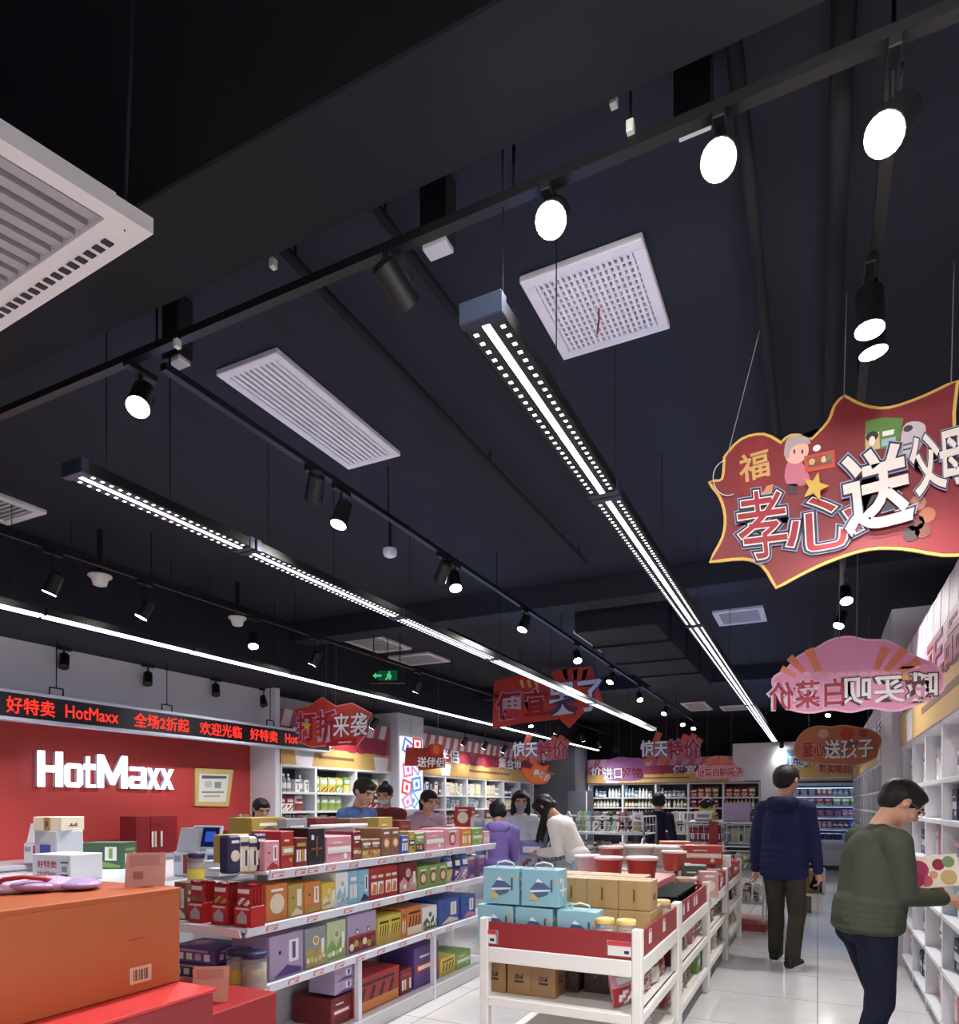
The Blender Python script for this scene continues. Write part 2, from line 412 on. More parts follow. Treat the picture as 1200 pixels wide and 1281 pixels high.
# ---- tracks and spotlights
def track(label, p0, p1, drop=True):
    p0, p1 = Vector(p0), Vector(p1); m = MB(); a = (p1 - p0).normalized(); u = a.cross(Vector((0, 0, 1)))
    m.prism([(-.017, 0), (.017, 0), (.017, .03), (-.017, .03)], (p0, u, Vector((0, 0, 1)), a), (p1 - p0).length, BLACK)
    L = (p1 - p0).length; n = max(2, int(L / 1.5))
    top = CZ - .003 if abs(p0.y - p1.y) > .1 or p0.y > 1.79 else 4.0
    if drop:
        for k in range(n + 1):
            q = p0 + a * (L * (k + .02) / (n + .04)); m.cyl(q + Vector((0, 0, .03)), (q.x, q.y, top), .005, .005, BLACK, 6)
    tag(m.build('lighting_track'), label, 'track', 'black lighting tracks')
track('black lighting track crossing under the front beam', (-5.4, 1.86, 3.22), (.75, 1.86, 3.22))
track('black lighting track running down the shop between the film strip lines', (-2.4, 1.95, 3.22), (-2.4, 16.5, 3.22))
track('black lighting track running down the shop over the aisle side shelves', (.17, 1.95, 3.22), (.17, 16.4, 3.22))
track('black lighting track running down the shop along the till side', (-4.65, 2.0, 3.16), (-4.65, 16.8, 3.16))
HEAD = {}
def spotlight(label, loc, aim, lit=True, zt=None, power=1.0, r=.047, name='track_spotlight', group='track spotlights'):
    """loc = middle of the head; it hangs from the track height zt."""
    loc = Vector(loc); zt = zt if zt is not None else loc.z + .16
    t = thing(name, label, 'spotlight', (loc.x, loc.y, zt), 0, group)
    h = zt - loc.z; a = Vector(aim).normalized(); c = Vector((0, 0, -h))
    MB().box(-.016, .016, -.07, .07, -.028, 0, BLACK, .003).build('adapter', t)
    MB().cyl((0, 0, -.028), (0, 0, -max(.04, h - .03)), .008, .008, BLACK, 8).cyl(c + Vector((0, 0, .035)), c, .014, .014, BLACK, 8).build('bracket', t)
    m = MB().cyl(c - a * .075, c + a * .06, r * .92, r, BLACK, 18).cyl(c - a * .09, c - a * .075, r * .6, r * .92, BLACK, 18)
    m.build('lamp_head', t)
    f0 = c + a * .0605
    if lit:
        MB().cyl(f0 - a * .002, f0 + a * .001, r * .93, r * .93, emission((1.0, .985, .95), 30), 18).build('lens', t)
        L = bpy.data.lights.new('spot', 'SPOT'); L.energy = SPOT_W * power; L.spot_size = R(105); L.spot_blend = .8; L.shadow_soft_size = .05
        L.color = (1.0, .97, .93)
        lo = bpy.data.objects.new('lamp', L); COL.objects.link(lo); lo.parent = t
        lo.location = c + a * .075; lo.rotation_euler = a.to_track_quat('-Z', 'Y').to_euler()
    else:
        MB().cyl(f0 - a * .002, f0 + a * .001, r * .9, r * .9, mat((40, 40, 44), .2), 18).build('lens', t)
def spots(base, coord, pts, aim, zt, lit=True, power=1.0):
    for i, (px, py) in enumerate(pts):
        p = at(px, py, **coord)
        spotlight(base % ORD[i], p, aim[i] if isinstance(aim, list) else aim, lit, zt, power)
spots('lit %s black spotlight under the front beam, counted from the till side', dict(Y=1.9), [(176, 500), (692, 272), (903, 198)], [(.35, -.5, -.9), (.15, -.75, -.8), (-.05, -.8, -.75)], 3.22)
spotlight('unlit black spotlight under the front beam, turned to the shelving', at(498, 362, Y=1.9), (.25, .75, -.6), False, 3.22)
spots('lit %s black spotlight on the middle track from the front beam', dict(X=-2.4), [(427, 645), (569, 728), (656, 781), (722, 822), (765, 849), (800, 872), (832, 890), (854, 904), (868, 909)], [(-.1, -.3, -.9), (.3, -.3, -.9), (-.2, -.4, -.9), (.3, -.5, -.85), (-.2, -.5, -.85), (.3, -.5, -.85), (-.2, -.6, -.8), (.2, -.6, -.8), (.0, -.6, -.8), (-.2, -.6, -.8)], 3.22)
spotlight('unlit black spotlight on the middle track, tilted to the till side', at(394, 612, X=-2.4), (-.6, .5, -.7), False, 3.22)
spotlight('unlit black spotlight on the middle track, beside the second lit one', at(554, 717, X=-2.4), (-.6, .4, -.7), False, 3.22)
spots('lit %s black spotlight over the aisle shelves, counted from the front beam', dict(Z=3.07), [(1117, 156), (1088, 392), (1090, 420), (1058, 745), (1052, 776), (1037, 892)], [(-.35, -.6, -.8), (.0, -.12, -1), (.12, .05, -1), (.1, -.5, -.9), (-.3, -.4, -.9), (-.2, -.6, -.8)], 3.22)
spots('lit %s black spotlight on the till side track, counted from the tills', dict(X=-4.65), [(66, 732), (181, 764), (317, 802), (394, 825), (522, 860), (664, 905), (696, 914), (729, 924), (750, 931)], [(-.3, -.2, -.9), (-.3, -.3, -.9), (.3, -.3, -.9), (-.5, -.1, -.9), (-.5, .1, -.9), (.2, -.3, -.9), (-.4, .1, -.9), (.2, .3, -.9), (.2, .5, -.9)], 3.16)
spots('small lit %s spotlight above the striped banner of the till side shelves', dict(X=-5.62), [(468, 906), (581, 928), (607, 933), (631, 938)], (-.55, -.05, -.8), 2.9, True, .22)
spots('unlit %s black spotlight on the pale bulkhead above the ticker board', dict(X=-6.28), [(80, 828), (185, 850), (270, 864), (330, 878)], (.35, -.3, -.9), 2.9, False)
spots('%s black spotlight above the back wall banner', dict(Y=16.6), [(770, 938), (978, 932)], (.0, .5, -.9), CZ, True, .15)
for i, (x, y, a) in enumerate(((.17, .8, (.02, .9, -.28)), (-.55, .8, (-.12, .9, -.42)))):
    spotlight('unseen lit black spotlight added behind the front beam, %s from the aisle shelves, aimed down the shop' % ORD[i], (x, y, 3.04), a, True, 3.2, (.6, .7, .8)[i])  # unseen spotlights added to light the hanging signs from the front
track('unseen black lighting track for the added spotlights behind the front beam', (-2.6, .8, 3.2), (.75, .8, 3.2))  # unseen, only carries the added sign spotlights
# ---- detectors, sensors, exit sign, clips
for lab, px, py in (('first white cone ceiling detector, nearer the tills', 125, 728), ('second white cone ceiling detector, beside the till side track', 297, 779)):
    p = at(px, py, X=-4.95); t = thing('ceiling_detector', lab, 'detector', (p.x, p.y, p.z + .05), 0, 'white cone detectors')
    MB().lathe([(.085, 0), (.085, -.012), (.06, -.03), (.048, -.075), (.03, -.082)], mat((232, 228, 222), .5), 20).build('cover', t)
    MB().cyl((0, 0, 0), (0, 0, CZ - p.z - .05), .02, .02, BLACK, 8).build('stem', t)
p = at(488, 692, Z=3.3); t = thing('ceiling_detector', 'small white ceiling detector between the two film strip lines', 'detector', p)
MB().lathe([(.05, .03), (.055, .01), (.045, -.02), (.025, -.03)], mat((228, 226, 222), .5), 18).build('cover', t)
MB().cyl((0, 0, .03), (0, 0, CZ - p.z), .012, .012, CEIL_DARK, 8).build('stem', t)
for i, (px, py, y) in enumerate(((548, 315, 2.02), (222, 457, 2.02), (868, 160, 2.02))):
    p = at(px, py, Y=y)
    lab = ('pale metal junction box where the middle rail meets the front beam', 'pale metal junction box near the long slotted vent', 'pale edged junction box beside the lit spotlight over the aisle')[i]
    q = MB().box(-.045, .045, -.03, .03, 0, .02, mat((205, 205, 205), .45, metal=.2), .003).box(-.05, .05, -.035, .035, .02, CZ - p.z, CEIL_DARK)
    tag(q.build('junction_box', None, p), lab, 'junction box')
for i, (px, py) in enumerate(((342, 330), (768, 126), (789, 160), (222, 430))):
    p = at(px, py, Y=1.84)
    q = MB().box(-.01, .01, -.012, .012, -.016, .016, mat((220, 218, 205), .4), .002).cyl((0, 0, .0), (0, 0, .3), .004, .004, BLACK, 6)
    tag(q.build('track_clip', None, p), ('small white clip on the front rail, left of the unlit spotlight', 'small white clip on the front beam between two lit spotlights', 'small white clip on the front rail beside the second lit spotlight', 'small white clip at the rail joint by the long vent')[i], 'clip', 'white clips on the front rail')
p = at(484, 845, X=-4.3); t = thing('exit_sign', 'hanging black exit sign box with green running figure', 'exit sign', p)
F = frame((0, 0, 0), (1, .35, 0), (0, 0, 1))
m = MB().prism([(-.2, -.085), (.2, -.085), (.2, .085), (-.2, .085)], F, .0, mat((10, 14, 14), .4), -.04); m.build('casing', t)
G = emission((.35, .95, .62), .55); m = MB()
m.rect(F, -.1, .12, -.055, .055, emission((.12, .42, .28), .35), .002); m.prism([(-.16, 0), (-.12, .035), (-.12, .012), (-.06, .012), (-.06, -.012), (-.12, -.012), (-.12, -.035)], F, .004, G)
m.disc(F, .03, .035, .012, .012, G, .004); m.prism([(.0, .02), (.04, .02), (.055, -.01), (.04, -.05), (.025, -.05), (.03, -.015), (.0, -.05), (-.02, -.05), (.005, -.01)], F, .004, G); m.build('pictogram', t)
m = MB()
for u in (-.15, .15): m.cyl(F[1] * u + Vector((0, 0, .085)), F[1] * u + Vector((0, 0, CZ - p.z)), .006, .006, BLACK, 6)
m.build('hanger', t)
# ================================================================ SIGNS, BANNERS AND WRITING
class Plane:
    """An upright panel facing down the shop at depth Y, or facing the aisle at X; outlines are given as places of the photo."""
    def __init__(s, px, py, Y=None, X=None):
        s.Y, s.X = Y, X; s.o = at(px, py, X=X, Y=Y)
        u = Vector((1, 0, 0)) if Y is not None else Vector((0, 1, 0))
        s.fr = (Vector((0, 0, 0)), u, Vector((0, 0, 1)), u.cross(Vector((0, 0, 1))))
    def uv(s, px, py):
        p = at(px, py, X=s.X, Y=s.Y) - s.o; return (p.dot(s.fr[1]), p.z)
    def pts(s, L): return [s.uv(*p) for p in L]
    def text(s, m, body, pl, pr, hpx, layers, mirror=False, d0=0.008, shear=0.0):
        a, b = s.uv(*pl), s.uv(*pr); mid = at((pl[0] + pr[0]) / 2, (pl[1] + pr[1]) / 2, X=s.X, Y=s.Y)
        h = s.uv(pl[0], pl[1])[1] - s.uv(pl[0], pl[1] + hpx)[1]
        h = (h + s.uv(pr[0], pr[1])[1] - s.uv(pr[0], pr[1] + hpx)[1]) / 2
        w_ = math.hypot(b[0] - a[0], b[1] - a[1]); rot = math.atan2(b[1] - a[1], b[0] - a[0])
        for k, (mt, bold) in enumerate(layers):
            m.text(body, s.fr, (a[0] + b[0]) / 2, (a[1] + b[1]) / 2, h, mt, bold, d0 + k * .0022, .002, w_, rot, mirror, shear=shear)
def smooth_outline(pts, spikes=(), n=4):
    """Rounds an outline (Catmull-Rom) except at its spikes."""
    out = []; N = len(pts)
    for i in range(N):
        p0, p1, p2, p3 = pts[i - 1], pts[i], pts[(i + 1) % N], pts[(i + 2) % N]
        if i in spikes: p0 = p1
        if (i + 1) % N in spikes: p3 = p2
        for k in range(n):
            t = k / n; out.append(tuple(.5 * ((2 * p1[q]) + (p2[q] - p0[q]) * t + (2 * p0[q] - 5 * p1[q] + 4 * p2[q] - p3[q]) * t * t + (3 * p1[q] - p0[q] - 3 * p2[q] + p3[q]) * t ** 3) for q in (0, 1)))
    return out
def grow(pts, k):
    cx = sum(p[0] for p in pts) / len(pts); cy = sum(p[1] for p in pts) / len(pts)
    A = sum(pts[i - 1][0] * pts[i][1] - pts[i][0] * pts[i - 1][1] for i in range(len(pts)))
    s = 1 if A > 0 else -1; out = []
    for i in range(len(pts)):
        a, b, c = pts[i - 1], pts[i], pts[(i + 1) % len(pts)]
        dx, dy = c[0] - a[0], c[1] - a[1]; L = math.hypot(dx, dy) or 1
        out.append((b[0] + s * dy / L * k, b[1] - s * dx / L * k))
    return out
def wires(t, P, px_list, zt=CZ):
    for px, py in px_list:
        u, v = P.uv(px, py); MB().cyl((u, 0, v), (u + .01, 0, zt - .003 - P.o.z), .0022, .0022, mat((120, 122, 130), .4), 6).build('hanging_wire', t)
C = lambda *c: mat(c, .55)
CRIMSON, SIGNRED, GOLD, CREAM, INK, ICE = C(150, 24, 48), C(176, 28, 38), C(222, 176, 84), C(238, 232, 226), C(30, 26, 50), C(190, 200, 226)
SWHITE = C(244, 244, 248)

# ---- big red burst sign over the aisle
P = Plane(1060, 610, Y=3.2); t = thing('hanging_sign', 'large crimson burst-shaped hanging sign with gold rim and lantern, nearest over the aisle', 'sign', P.o, 0, 'hanging price signs')
o = [(889, 603), (905, 600), (908, 572), (928, 551), (955, 545), (977, 556), (990, 546), (1008, 548), (1016, 551), (1038, 528), (1046, 508), (1056, 497), (1080, 509), (1112, 512), (1157, 497), (1196, 478), (1192, 540), (1216, 590), (1200, 640), (1218, 690), (1180, 692), (1130, 684), (1085, 685), (1040, 699), (1005, 715), (972, 733), (955, 706), (930, 697), (890, 701), (906, 672), (909, 645), (902, 620)]
o = P.pts(smooth_outline(o, {0, 2, 5, 8, 11, 15, 17, 19, 25, 28}, 3))
MB().prism(grow(o, .012), P.fr, .0, GOLD, -.012).prism(o, P.fr, .003, C(124, 24, 34), -.002).build('board', t)
m = MB(); fr = P.fr
def disc_px(m, c, rx, ry, mt, d, P=None, n=24):
    a = P.uv(*c); b = P.uv(c[0] + rx, c[1]); e = P.uv(c[0], c[1] - ry)
    m.disc(P.fr, a[0], a[1], abs(b[0] - a[0]), abs(e[1] - a[1]), mt, d, n)
def poly_px(m, L, mt, d, P, spikes=None, n=3):
    m.prism(P.pts(L if spikes is None else smooth_outline(L, spikes, n)), P.fr, d, mt)
disc_px(m, (944, 585), 36, 35, C(128, 14, 22), .005, P)
for k in (-.55, 0, .55):
    a = P.uv(944, 585); m.disc(P.fr, a[0] + k * .05, a[1], .055 * (1.0 if k == 0 else .62), .118, C(140, 18, 26) if k else C(134, 14, 22), .0062 + (.0006 if k else 0), 20)
P.text(m, '福', (926, 589), (962, 579), 34, [(C(206, 160, 96), .018)], d0=.009)
poly_px(m, [(948, 612), (968, 606), (966, 616), (960, 624), (950, 622)], C(200, 140, 96), .006, P)
m.build('lantern_print', t); m = MB()
# the old lady holding a tray of food
poly_px(m, [(985, 580), (1000, 577), (1010, 590), (1012, 606), (984, 606)], C(198, 110, 132), .006, P, set(), 3)
poly_px(m, [(986, 606), (998, 606), (997, 619), (986, 619)], C(70, 40, 60), .006, P)
disc_px(m, (997, 566), 15, 15, C(236, 178, 164), .007, P); poly_px(m, [(981, 570), (984, 552), (996, 545), (1010, 548), (1014, 556), (1002, 556), (990, 562), (987, 574)], C(178, 160, 160), .0085, P, {0}, 3)
for x in (994, 1004): disc_px(m, (x, 566), 1.3, 3, C(60, 40, 40), .0085, P, 10)
poly_px(m, [(1006, 572), (1044, 564), (1045, 586), (1008, 592)], C(196, 70, 50), .009, P); poly_px(m, [(1010, 575), (1040, 568), (1041, 581), (1012, 586)], C(120, 74, 50), .010, P)
for x, y, c in ((1016, 579, (210, 170, 120)), (1024, 576, (170, 60, 50)), (1031, 576, (222, 190, 140)), (1037, 573, (120, 120, 70))): disc_px(m, (x, y), 4, 4, C(*c), .0112, P, 12)
disc_px(m, (1022, 562), 5, 4, C(240, 236, 230), .0112, P, 12)
m.build('figure_print', t); m = MB()
# snack bags
poly_px(m, [(1083, 528), (1104, 523), (1130, 524), (1127, 545), (1122, 560), (1082, 565)], C(88, 128, 60), .006, P)
poly_px(m, [(1083, 545), (1100, 541), (1101, 562), (1083, 565)], C(206, 178, 120), .0075, P); disc_px(m, (1091, 547), 8, 6, C(44, 34, 34), .009, P, 14); disc_px(m, (1091, 553), 4, 6, C(240, 226, 206), .0104, P, 12)
poly_px(m, [(1104, 541), (1119, 538), (1118, 544), (1104, 547)], CREAM, .0075, P); poly_px(m, [(1103, 551), (1121, 547), (1120, 555), (1103, 560)], C(150, 184, 196), .0075, P)
poly_px(m, [(1130, 535), (1145, 528), (1158, 534), (1154, 556), (1142, 572), (1127, 570)], C(196, 184, 190), .006, P, set(), 3)
disc_px(m, (1136, 537), 6, 4, C(60, 56, 62), .0075, P, 12)
for y in (557, 563): poly_px(m, [(1130, y), (1148, y - 5), (1147, y - 2), (1130, y + 2)], C(90, 84, 90), .0075, P)
for x, y, c in ((1135, 640, (120, 62, 50)), (1148, 630, (166, 104, 84)), (1146, 655, (92, 44, 40)), (1160, 645, (150, 90, 60)), (1140, 668, (60, 40, 46)), (1155, 664, (110, 56, 52))): disc_px(m, (x, y), 11, 10, C(*c), .006, P, 9)
m.build('printed_pattern', t)
m = MB(); L = [(C(150, 160, 196), .066), (INK, .052), (CREAM, .022), (C(158, 22, 40), .004)]
P.text(m, '孝', (924, 662), (984, 654), 84, L, d0=.012, shear=-.12); P.text(m, '心', (984, 665), (1078, 646), 66, L, d0=.012)
L = [(C(150, 160, 196), .066), (INK, .052), (C(226, 214, 208), .026)]
P.text(m, '送', (1056, 625), (1136, 605), 96, L, d0=.022); P.text(m, '父', (1140, 590), (1176, 578), 70, L, d0=.022); P.text(m, '母', (1176, 580), (1206, 572), 66, L, d0=.022)
m.build('lettering', t)
q = MB(); P.uv(0, 0); st = [(1020 + (17 if k % 2 == 0 else 7.5) * math.sin(math.pi * k / 5 + .25), 614 - (19 if k % 2 == 0 else 8) * math.cos(math.pi * k / 5 + .25)) for k in range(10)]
q.prism(P.pts(st), P.fr, .042, C(206, 166, 70), .034); q.build('gold_star', t)
a = P.uv(909, 575); b_ = P.uv(955, 480); MB().cyl((a[0], 0, a[1]), (b_[0], 0, CZ - .003 - P.o.z), .002, .002, mat((150, 150, 156), .3), 6).build('hanging_wire', t)
ring = [P.uv(893 + 18 + 18 * math.cos(math.radians(x)), 600 - 22 * math.sin(math.radians(x))) for x in range(100, 300, 15)]
MB().tube([(x, -.006 - .012, y) for x, y in ring], .002, mat((210, 210, 216), .3), 6).build('wire_loop', t)
wires(t, P, [(1056, 500), (1190, 485)])

# ---- pink cloud sign, its lettering seen from the back
P = Plane(1060, 848, Y=4.4); t = thing('hanging_sign', 'pink cloud-shaped hanging sign with orange rays and mirror-written lettering', 'sign', P.o, 0, 'hanging price signs')
o = [(974, 868), (968, 850), (985, 838), (1000, 822), (1022, 812), (1040, 802), (1062, 798), (1085, 802), (1110, 803), (1130, 815), (1150, 825), (1172, 836), (1180, 858), (1165, 872), (1140, 882), (1118, 888), (1090, 884), (1065, 889), (1040, 886), (1012, 890), (985, 884)]
o = P.pts(smooth_outline(o, set(), 4)); MB().prism(grow(o, .012), P.fr, 0, C(246, 196, 220), -.012).prism(o, P.fr, .003, C(236, 158, 200), -.002).build('board', t)
m = MB(); O_ = C(228, 136, 104)
for a_, b_, w_ in (((978, 836), (996, 846), 4), ((988, 822), (1010, 845), 5), ((1012, 812), (1026, 844), 6), ((1108, 810), (1096, 838), 6), ((1132, 812), (1108, 840), 6), ((1150, 826), (1122, 842), 5)):
    dx, dy = b_[0] - a_[0], b_[1] - a_[1]; l = math.hypot(dx, dy); nx, ny = -dy / l, dx / l
    poly_px(m, [(a_[0] + nx * w_, a_[1] + ny * w_), (a_[0] - nx * w_, a_[1] - ny * w_), (b_[0] - nx * w_ * .6, b_[1] - ny * w_ * .6), (b_[0] + nx * w_ * .6, b_[1] + ny * w_ * .6)], O_, .005, P)
for x in range(1010, 1130, 14): disc_px(m, (x, 843), 6, 3, C(240, 184, 196), .0055, P, 12)
poly_px(m, [(1125, 834), (1150, 833), (1150, 836), (1125, 837)], C(246, 226, 200), .005, P); m.build('printed_pattern', t)
m = MB(); L = [(C(226, 206, 222), .055), (C(176, 36, 66), .018)]
P.text(m, '白菜价', (964, 872), (1056, 866), 34, L, mirror=True, d0=.010)
L = [(C(92, 50, 58), .06), (SWHITE, .02)]
P.text(m, '哦买呗', (1056, 865), (1172, 858), 34, L, mirror=True, d0=.010); m.build('lettering', t)
q = MB(); st = [(1132 + (6 if k % 2 == 0 else 3) * math.sin(math.pi * k / 5), 848 - (6 if k % 2 == 0 else 3) * math.cos(math.pi * k / 5)) for k in range(10)]
q.prism(P.pts(st), P.fr, .03, C(214, 176, 60), .024); q.build('gold_star', t); wires(t, P, [(1050, 802), (1072, 800)])

# ---- orange-brown cloud sign
P = Plane(1050, 932, Y=8.8); t = thing('hanging_sign', 'orange-brown cloud-shaped hanging sign with white lettering, before the chiller', 'sign', P.o, 0, 'hanging price signs')
o = [(994, 940), (998, 926), (1008, 914), (1024, 909), (1040, 910), (1056, 908), (1074, 911), (1090, 914), (1102, 924), (1098, 938), (1094, 948), (1070, 956), (1044, 955), (1018, 954), (1002, 950)]
o = P.pts(smooth_outline(o, set(), 3)); MB().prism(grow(o, .012), P.fr, 0, C(216, 150, 112), -.012).prism(o, P.fr, .003, C(190, 112, 74), -.002).build('board', t)
m = MB(); disc_px(m, (1060, 918), 9, 8, C(200, 60, 48), .006, P, 14); disc_px(m, (1030, 918), 7, 6, C(206, 166, 140), .006, P, 12); disc_px(m, (1080, 917), 6, 5, C(170, 70, 62), .006, P, 12); m.build('printed_pattern', t)
m = MB(); P.text(m, '童心', (1004, 938), (1032, 936), 19, [(C(206, 150, 130), .06), (C(164, 34, 48), .02)], d0=.01)
P.text(m, '送孩子', (1032, 938), (1092, 935), 23, [(C(120, 90, 90), .05), (SWHITE, .018)], d0=.01); m.build('lettering', t); wires(t, P, [(1012, 914), (1086, 914)])

# ---- the red 便宜 sign
P = Plane(686, 872, Y=10.1); t = thing('hanging_sign', 'red two-panel hanging sign behind the film strip lights, cream and crimson lettering', 'sign', P.o, 0, 'hanging price signs')
o1 = P.pts([(618, 852), (655, 843), (690, 848), (698, 900), (650, 905), (616, 912)]); o2 = P.pts([(690, 840), (740, 833), (748, 858), (756, 884), (735, 886), (712, 911), (692, 892)])
MB().prism(o1, P.fr, .0, C(196, 62, 58), -.012).prism(o2, P.fr, -.004, C(206, 70, 52), -.016).build('board', t)
m = MB()
for k in range(3): a_ = (650 + k * 9, 852); poly_px(m, [(a_[0], 851), (a_[0] + 4, 850), (a_[0] + 6, 860), (a_[0] + 3, 860)], C(232, 190, 110), .003, P)
for x, dx in ((709, -3), (720, 0), (730, 3)): poly_px(m, [(x - 3 + dx, 838), (x + 3 + dx, 837), (x + 2, 850), (x - 2, 850)], C(238, 206, 110), .0, P)
m.build('printed_pattern', t)
m = MB(); P.text(m, '便宜', (622, 884), (685, 878), 33, [(C(196, 176, 196), .055), (C(158, 26, 46), .02)], d0=.006)
P.text(m, '哭了', (688, 876), (752, 868), 38, [(C(70, 60, 110), .055), (C(214, 218, 238), .024)], d0=.008); m.build('lettering', t); wires(t, P, [(678, 846), (690, 846)])

# ---- 打折来袭 by the ticker
P = Plane(416, 904, Y=6.6); t = thing('hanging_sign', 'red burst hanging sign at the end of the red ticker board', 'sign', P.o, 0, 'hanging price signs')
o = P.pts([(368, 888), (386, 884), (403, 873), (420, 884), (440, 880), (465, 893), (456, 904), (456, 920), (446, 933), (420, 930), (390, 934), (374, 928), (378, 910)])
MB().prism(grow(o, .01), P.fr, 0, C(236, 160, 130), -.012).prism(o, P.fr, .003, C(200, 66, 56), -.002).build('board', t)
m = MB(); P.text(m, '打折', (372, 910), (420, 907), 36, [(C(206, 176, 200), .055), (C(160, 28, 50), .02)], d0=.008)
P.text(m, '来袭', (418, 908), (460, 906), 29, [(C(120, 70, 70), .035), (SWHITE, .010)], d0=.010); m.build('lettering', t)
m = MB(); poly_px(m, [(408, 926), (446, 923), (446, 931), (408, 934)], C(186, 34, 40), .008, P); poly_px(m, [(424, 928), (440, 927), (440, 929), (424, 930)], C(230, 190, 190), .0095, P)
m.build('slogan_strip', t)
q = MB(); st = [(386 + (6 if k % 2 == 0 else 3) * math.sin(math.pi * k / 5), 908 - (6 if k % 2 == 0 else 3) * math.cos(math.pi * k / 5)) for k in range(10)]
q.prism(P.pts(st), P.fr, .03, C(224, 186, 60), .024); q.build('gold_star', t); wires(t, P, [(408, 876), (420, 884)])

# ---- two 惊天特价 signs
def shock_sign(label, cx, cy, k, Y):
    P = Plane(cx, cy, Y=Y); t = thing('hanging_sign', label, 'sign', P.o, 0, 'hanging price signs'); q = lambda x, y: (cx + x * k, cy + y * k)
    m = MB(); O2 = C(214, 96, 70)
    for a_, b_ in (((-22, 0), (-14, -20)), ((12, 0), (20, -17)), ((20, 2), (30, -18)), ((24, 6), (38, -12)), ((-20, 10), (-30, 14)), ((-5, 10), (-12, 20))):
        dx, dy = b_[0] - a_[0], b_[1] - a_[1]; l = math.hypot(dx, dy); nx, ny = -dy / l * 4, dx / l * 4
        m.prism(P.pts([q(a_[0] + nx, a_[1] + ny), q(a_[0] - nx, a_[1] - ny), q(b_[0] - nx, b_[1] - ny), q(b_[0], b_[1]), q(b_[0] + nx, b_[1] + ny)]), P.fr, -.004, O2, -.014)
    m.prism(P.pts([q(-36, -8), q(36, -9), q(38, 12), q(10, 16), q(-10, 12), q(-36, 9)]), P.fr, .0, C(186, 108, 128), -.012); m.build('board', t)
    m = MB(); P.text(m, '惊天', q(-37, 1), q(-4, 0), 20 * k, [(C(70, 76, 140), .06), (SWHITE, .024)], d0=.006)
    m.build('lettering', t); m = MB()
    P.text(m, '特价', q(-3, 2), q(36, 0), 24 * k, [(C(190, 160, 186), .055), (C(168, 34, 70), .018)], d0=.006); m.build('lettering', t)
    m = MB(); m.disc(P.fr, *P.uv(*q(9, 5)), .03, .03, C(224, 196, 60), .016, 5, .011); m.build('gold_star', t); wires(t, P, [q(-6, -8), q(8, -8)])
shock_sign('hanging special price sign over the till side shelves, white and crimson lettering', 676, 937, .92, 12.2)
shock_sign('hanging special price sign at the far end of the shelving film strip line', 839, 936, 1.0, 13.8)
# ---- small ones
P = Plane(676, 968, Y=12.3); t = thing('hanging_sign', 'small glowing orange splash sign hanging under a special price sign', 'sign', P.o, 0, 'hanging price signs')
o = P.pts(smooth_outline([(656, 972), (653, 960), (664, 962), (670, 951), (678, 958), (688, 957), (684, 965), (696, 967), (686, 972), (684, 980), (668, 981)], {2, 3, 7}, 2))
MB().prism(o, P.fr, 0, C(236, 96, 48), -.012).prism(grow(o, -.03), P.fr, .002, C(240, 124, 66), -.002).build('board', t)
m = MB(); P.text(m, '最低价', (668, 966), (688, 974), 9, [(SWHITE, .024)], d0=.004); m.build('lettering', t); wires(t, P, [(664, 962), (688, 957)])
P = Plane(532, 950, Y=8.9); t = thing('hanging_sign', 'dark red hanging sign in front of the lit pillar', 'sign', P.o, 0, 'hanging price signs')
MB().prism(P.pts([(508, 935), (532, 936), (540, 930), (553, 932), (556, 960), (524, 964), (522, 958), (506, 958)]), P.fr, 0, C(156, 40, 36), -.012).build('board', t)
m = MB(); disc_px(m, (546, 938), 8, 8, C(206, 66, 40), .003, P, 14); disc_px(m, (546, 938), 4, 6, C(226, 110, 60), .0045, P, 12); m.build('printed_pattern', t)
m = MB(); P.text(m, '送伴侣', (523, 953), (556, 954), 12, [(C(100, 40, 40), .055), (SWHITE, .024)], d0=.006); m.build('lettering', t); wires(t, P, [(514, 936), (548, 932)])
P = Plane(779, 963, Y=15.6); t = thing('hanging_sign', 'violet hanging sign before the back wall banner, white and crimson lettering', 'sign', P.o, 0, 'hanging price signs')
o = P.pts(smooth_outline([(756, 962), (760, 952), (774, 947), (790, 948), (804, 950), (806, 968), (800, 976), (770, 977), (757, 974)], set(), 3)); MB().prism(o, P.fr, 0, C(168, 112, 176), -.012).build('board', t)
m = MB(); P.text(m, '进口', (755, 968), (778, 967), 14, [(C(60, 60, 130), .06), (SWHITE, .024)], d0=.004); P.text(m, '好物', (778, 967), (803, 966), 14, [(C(200, 180, 210), .05), (C(150, 30, 70), .02)], d0=.004); m.build('lettering', t); wires(t, P, [(774, 948), (790, 948)])
P = Plane(899, 962, Y=15.9); t = thing('hanging_sign', 'pale pink fan-shaped hanging sign before the back wall banner', 'sign', P.o, 0, 'hanging price signs')
m = MB()
for k in range(9):
    a_ = math.radians(15 + k * 18.75); b_ = math.radians(15 + (k + .75) * 18.75)
    m.prism(P.pts([(899, 962), (899 + 22 * math.cos(a_), 962 - 17 * math.sin(a_)), (899 + 22 * math.cos(b_), 962 - 17 * math.sin(b_))]), P.fr, -.004, C(226, 130, 100), -.012)
o = P.pts(smooth_outline([(869, 968), (878, 960), (899, 957), (920, 958), (931, 964), (928, 972), (905, 974), (880, 975)], set(), 3)); m.prism(o, P.fr, 0, C(226, 160, 176), -.012); m.build('board', t)
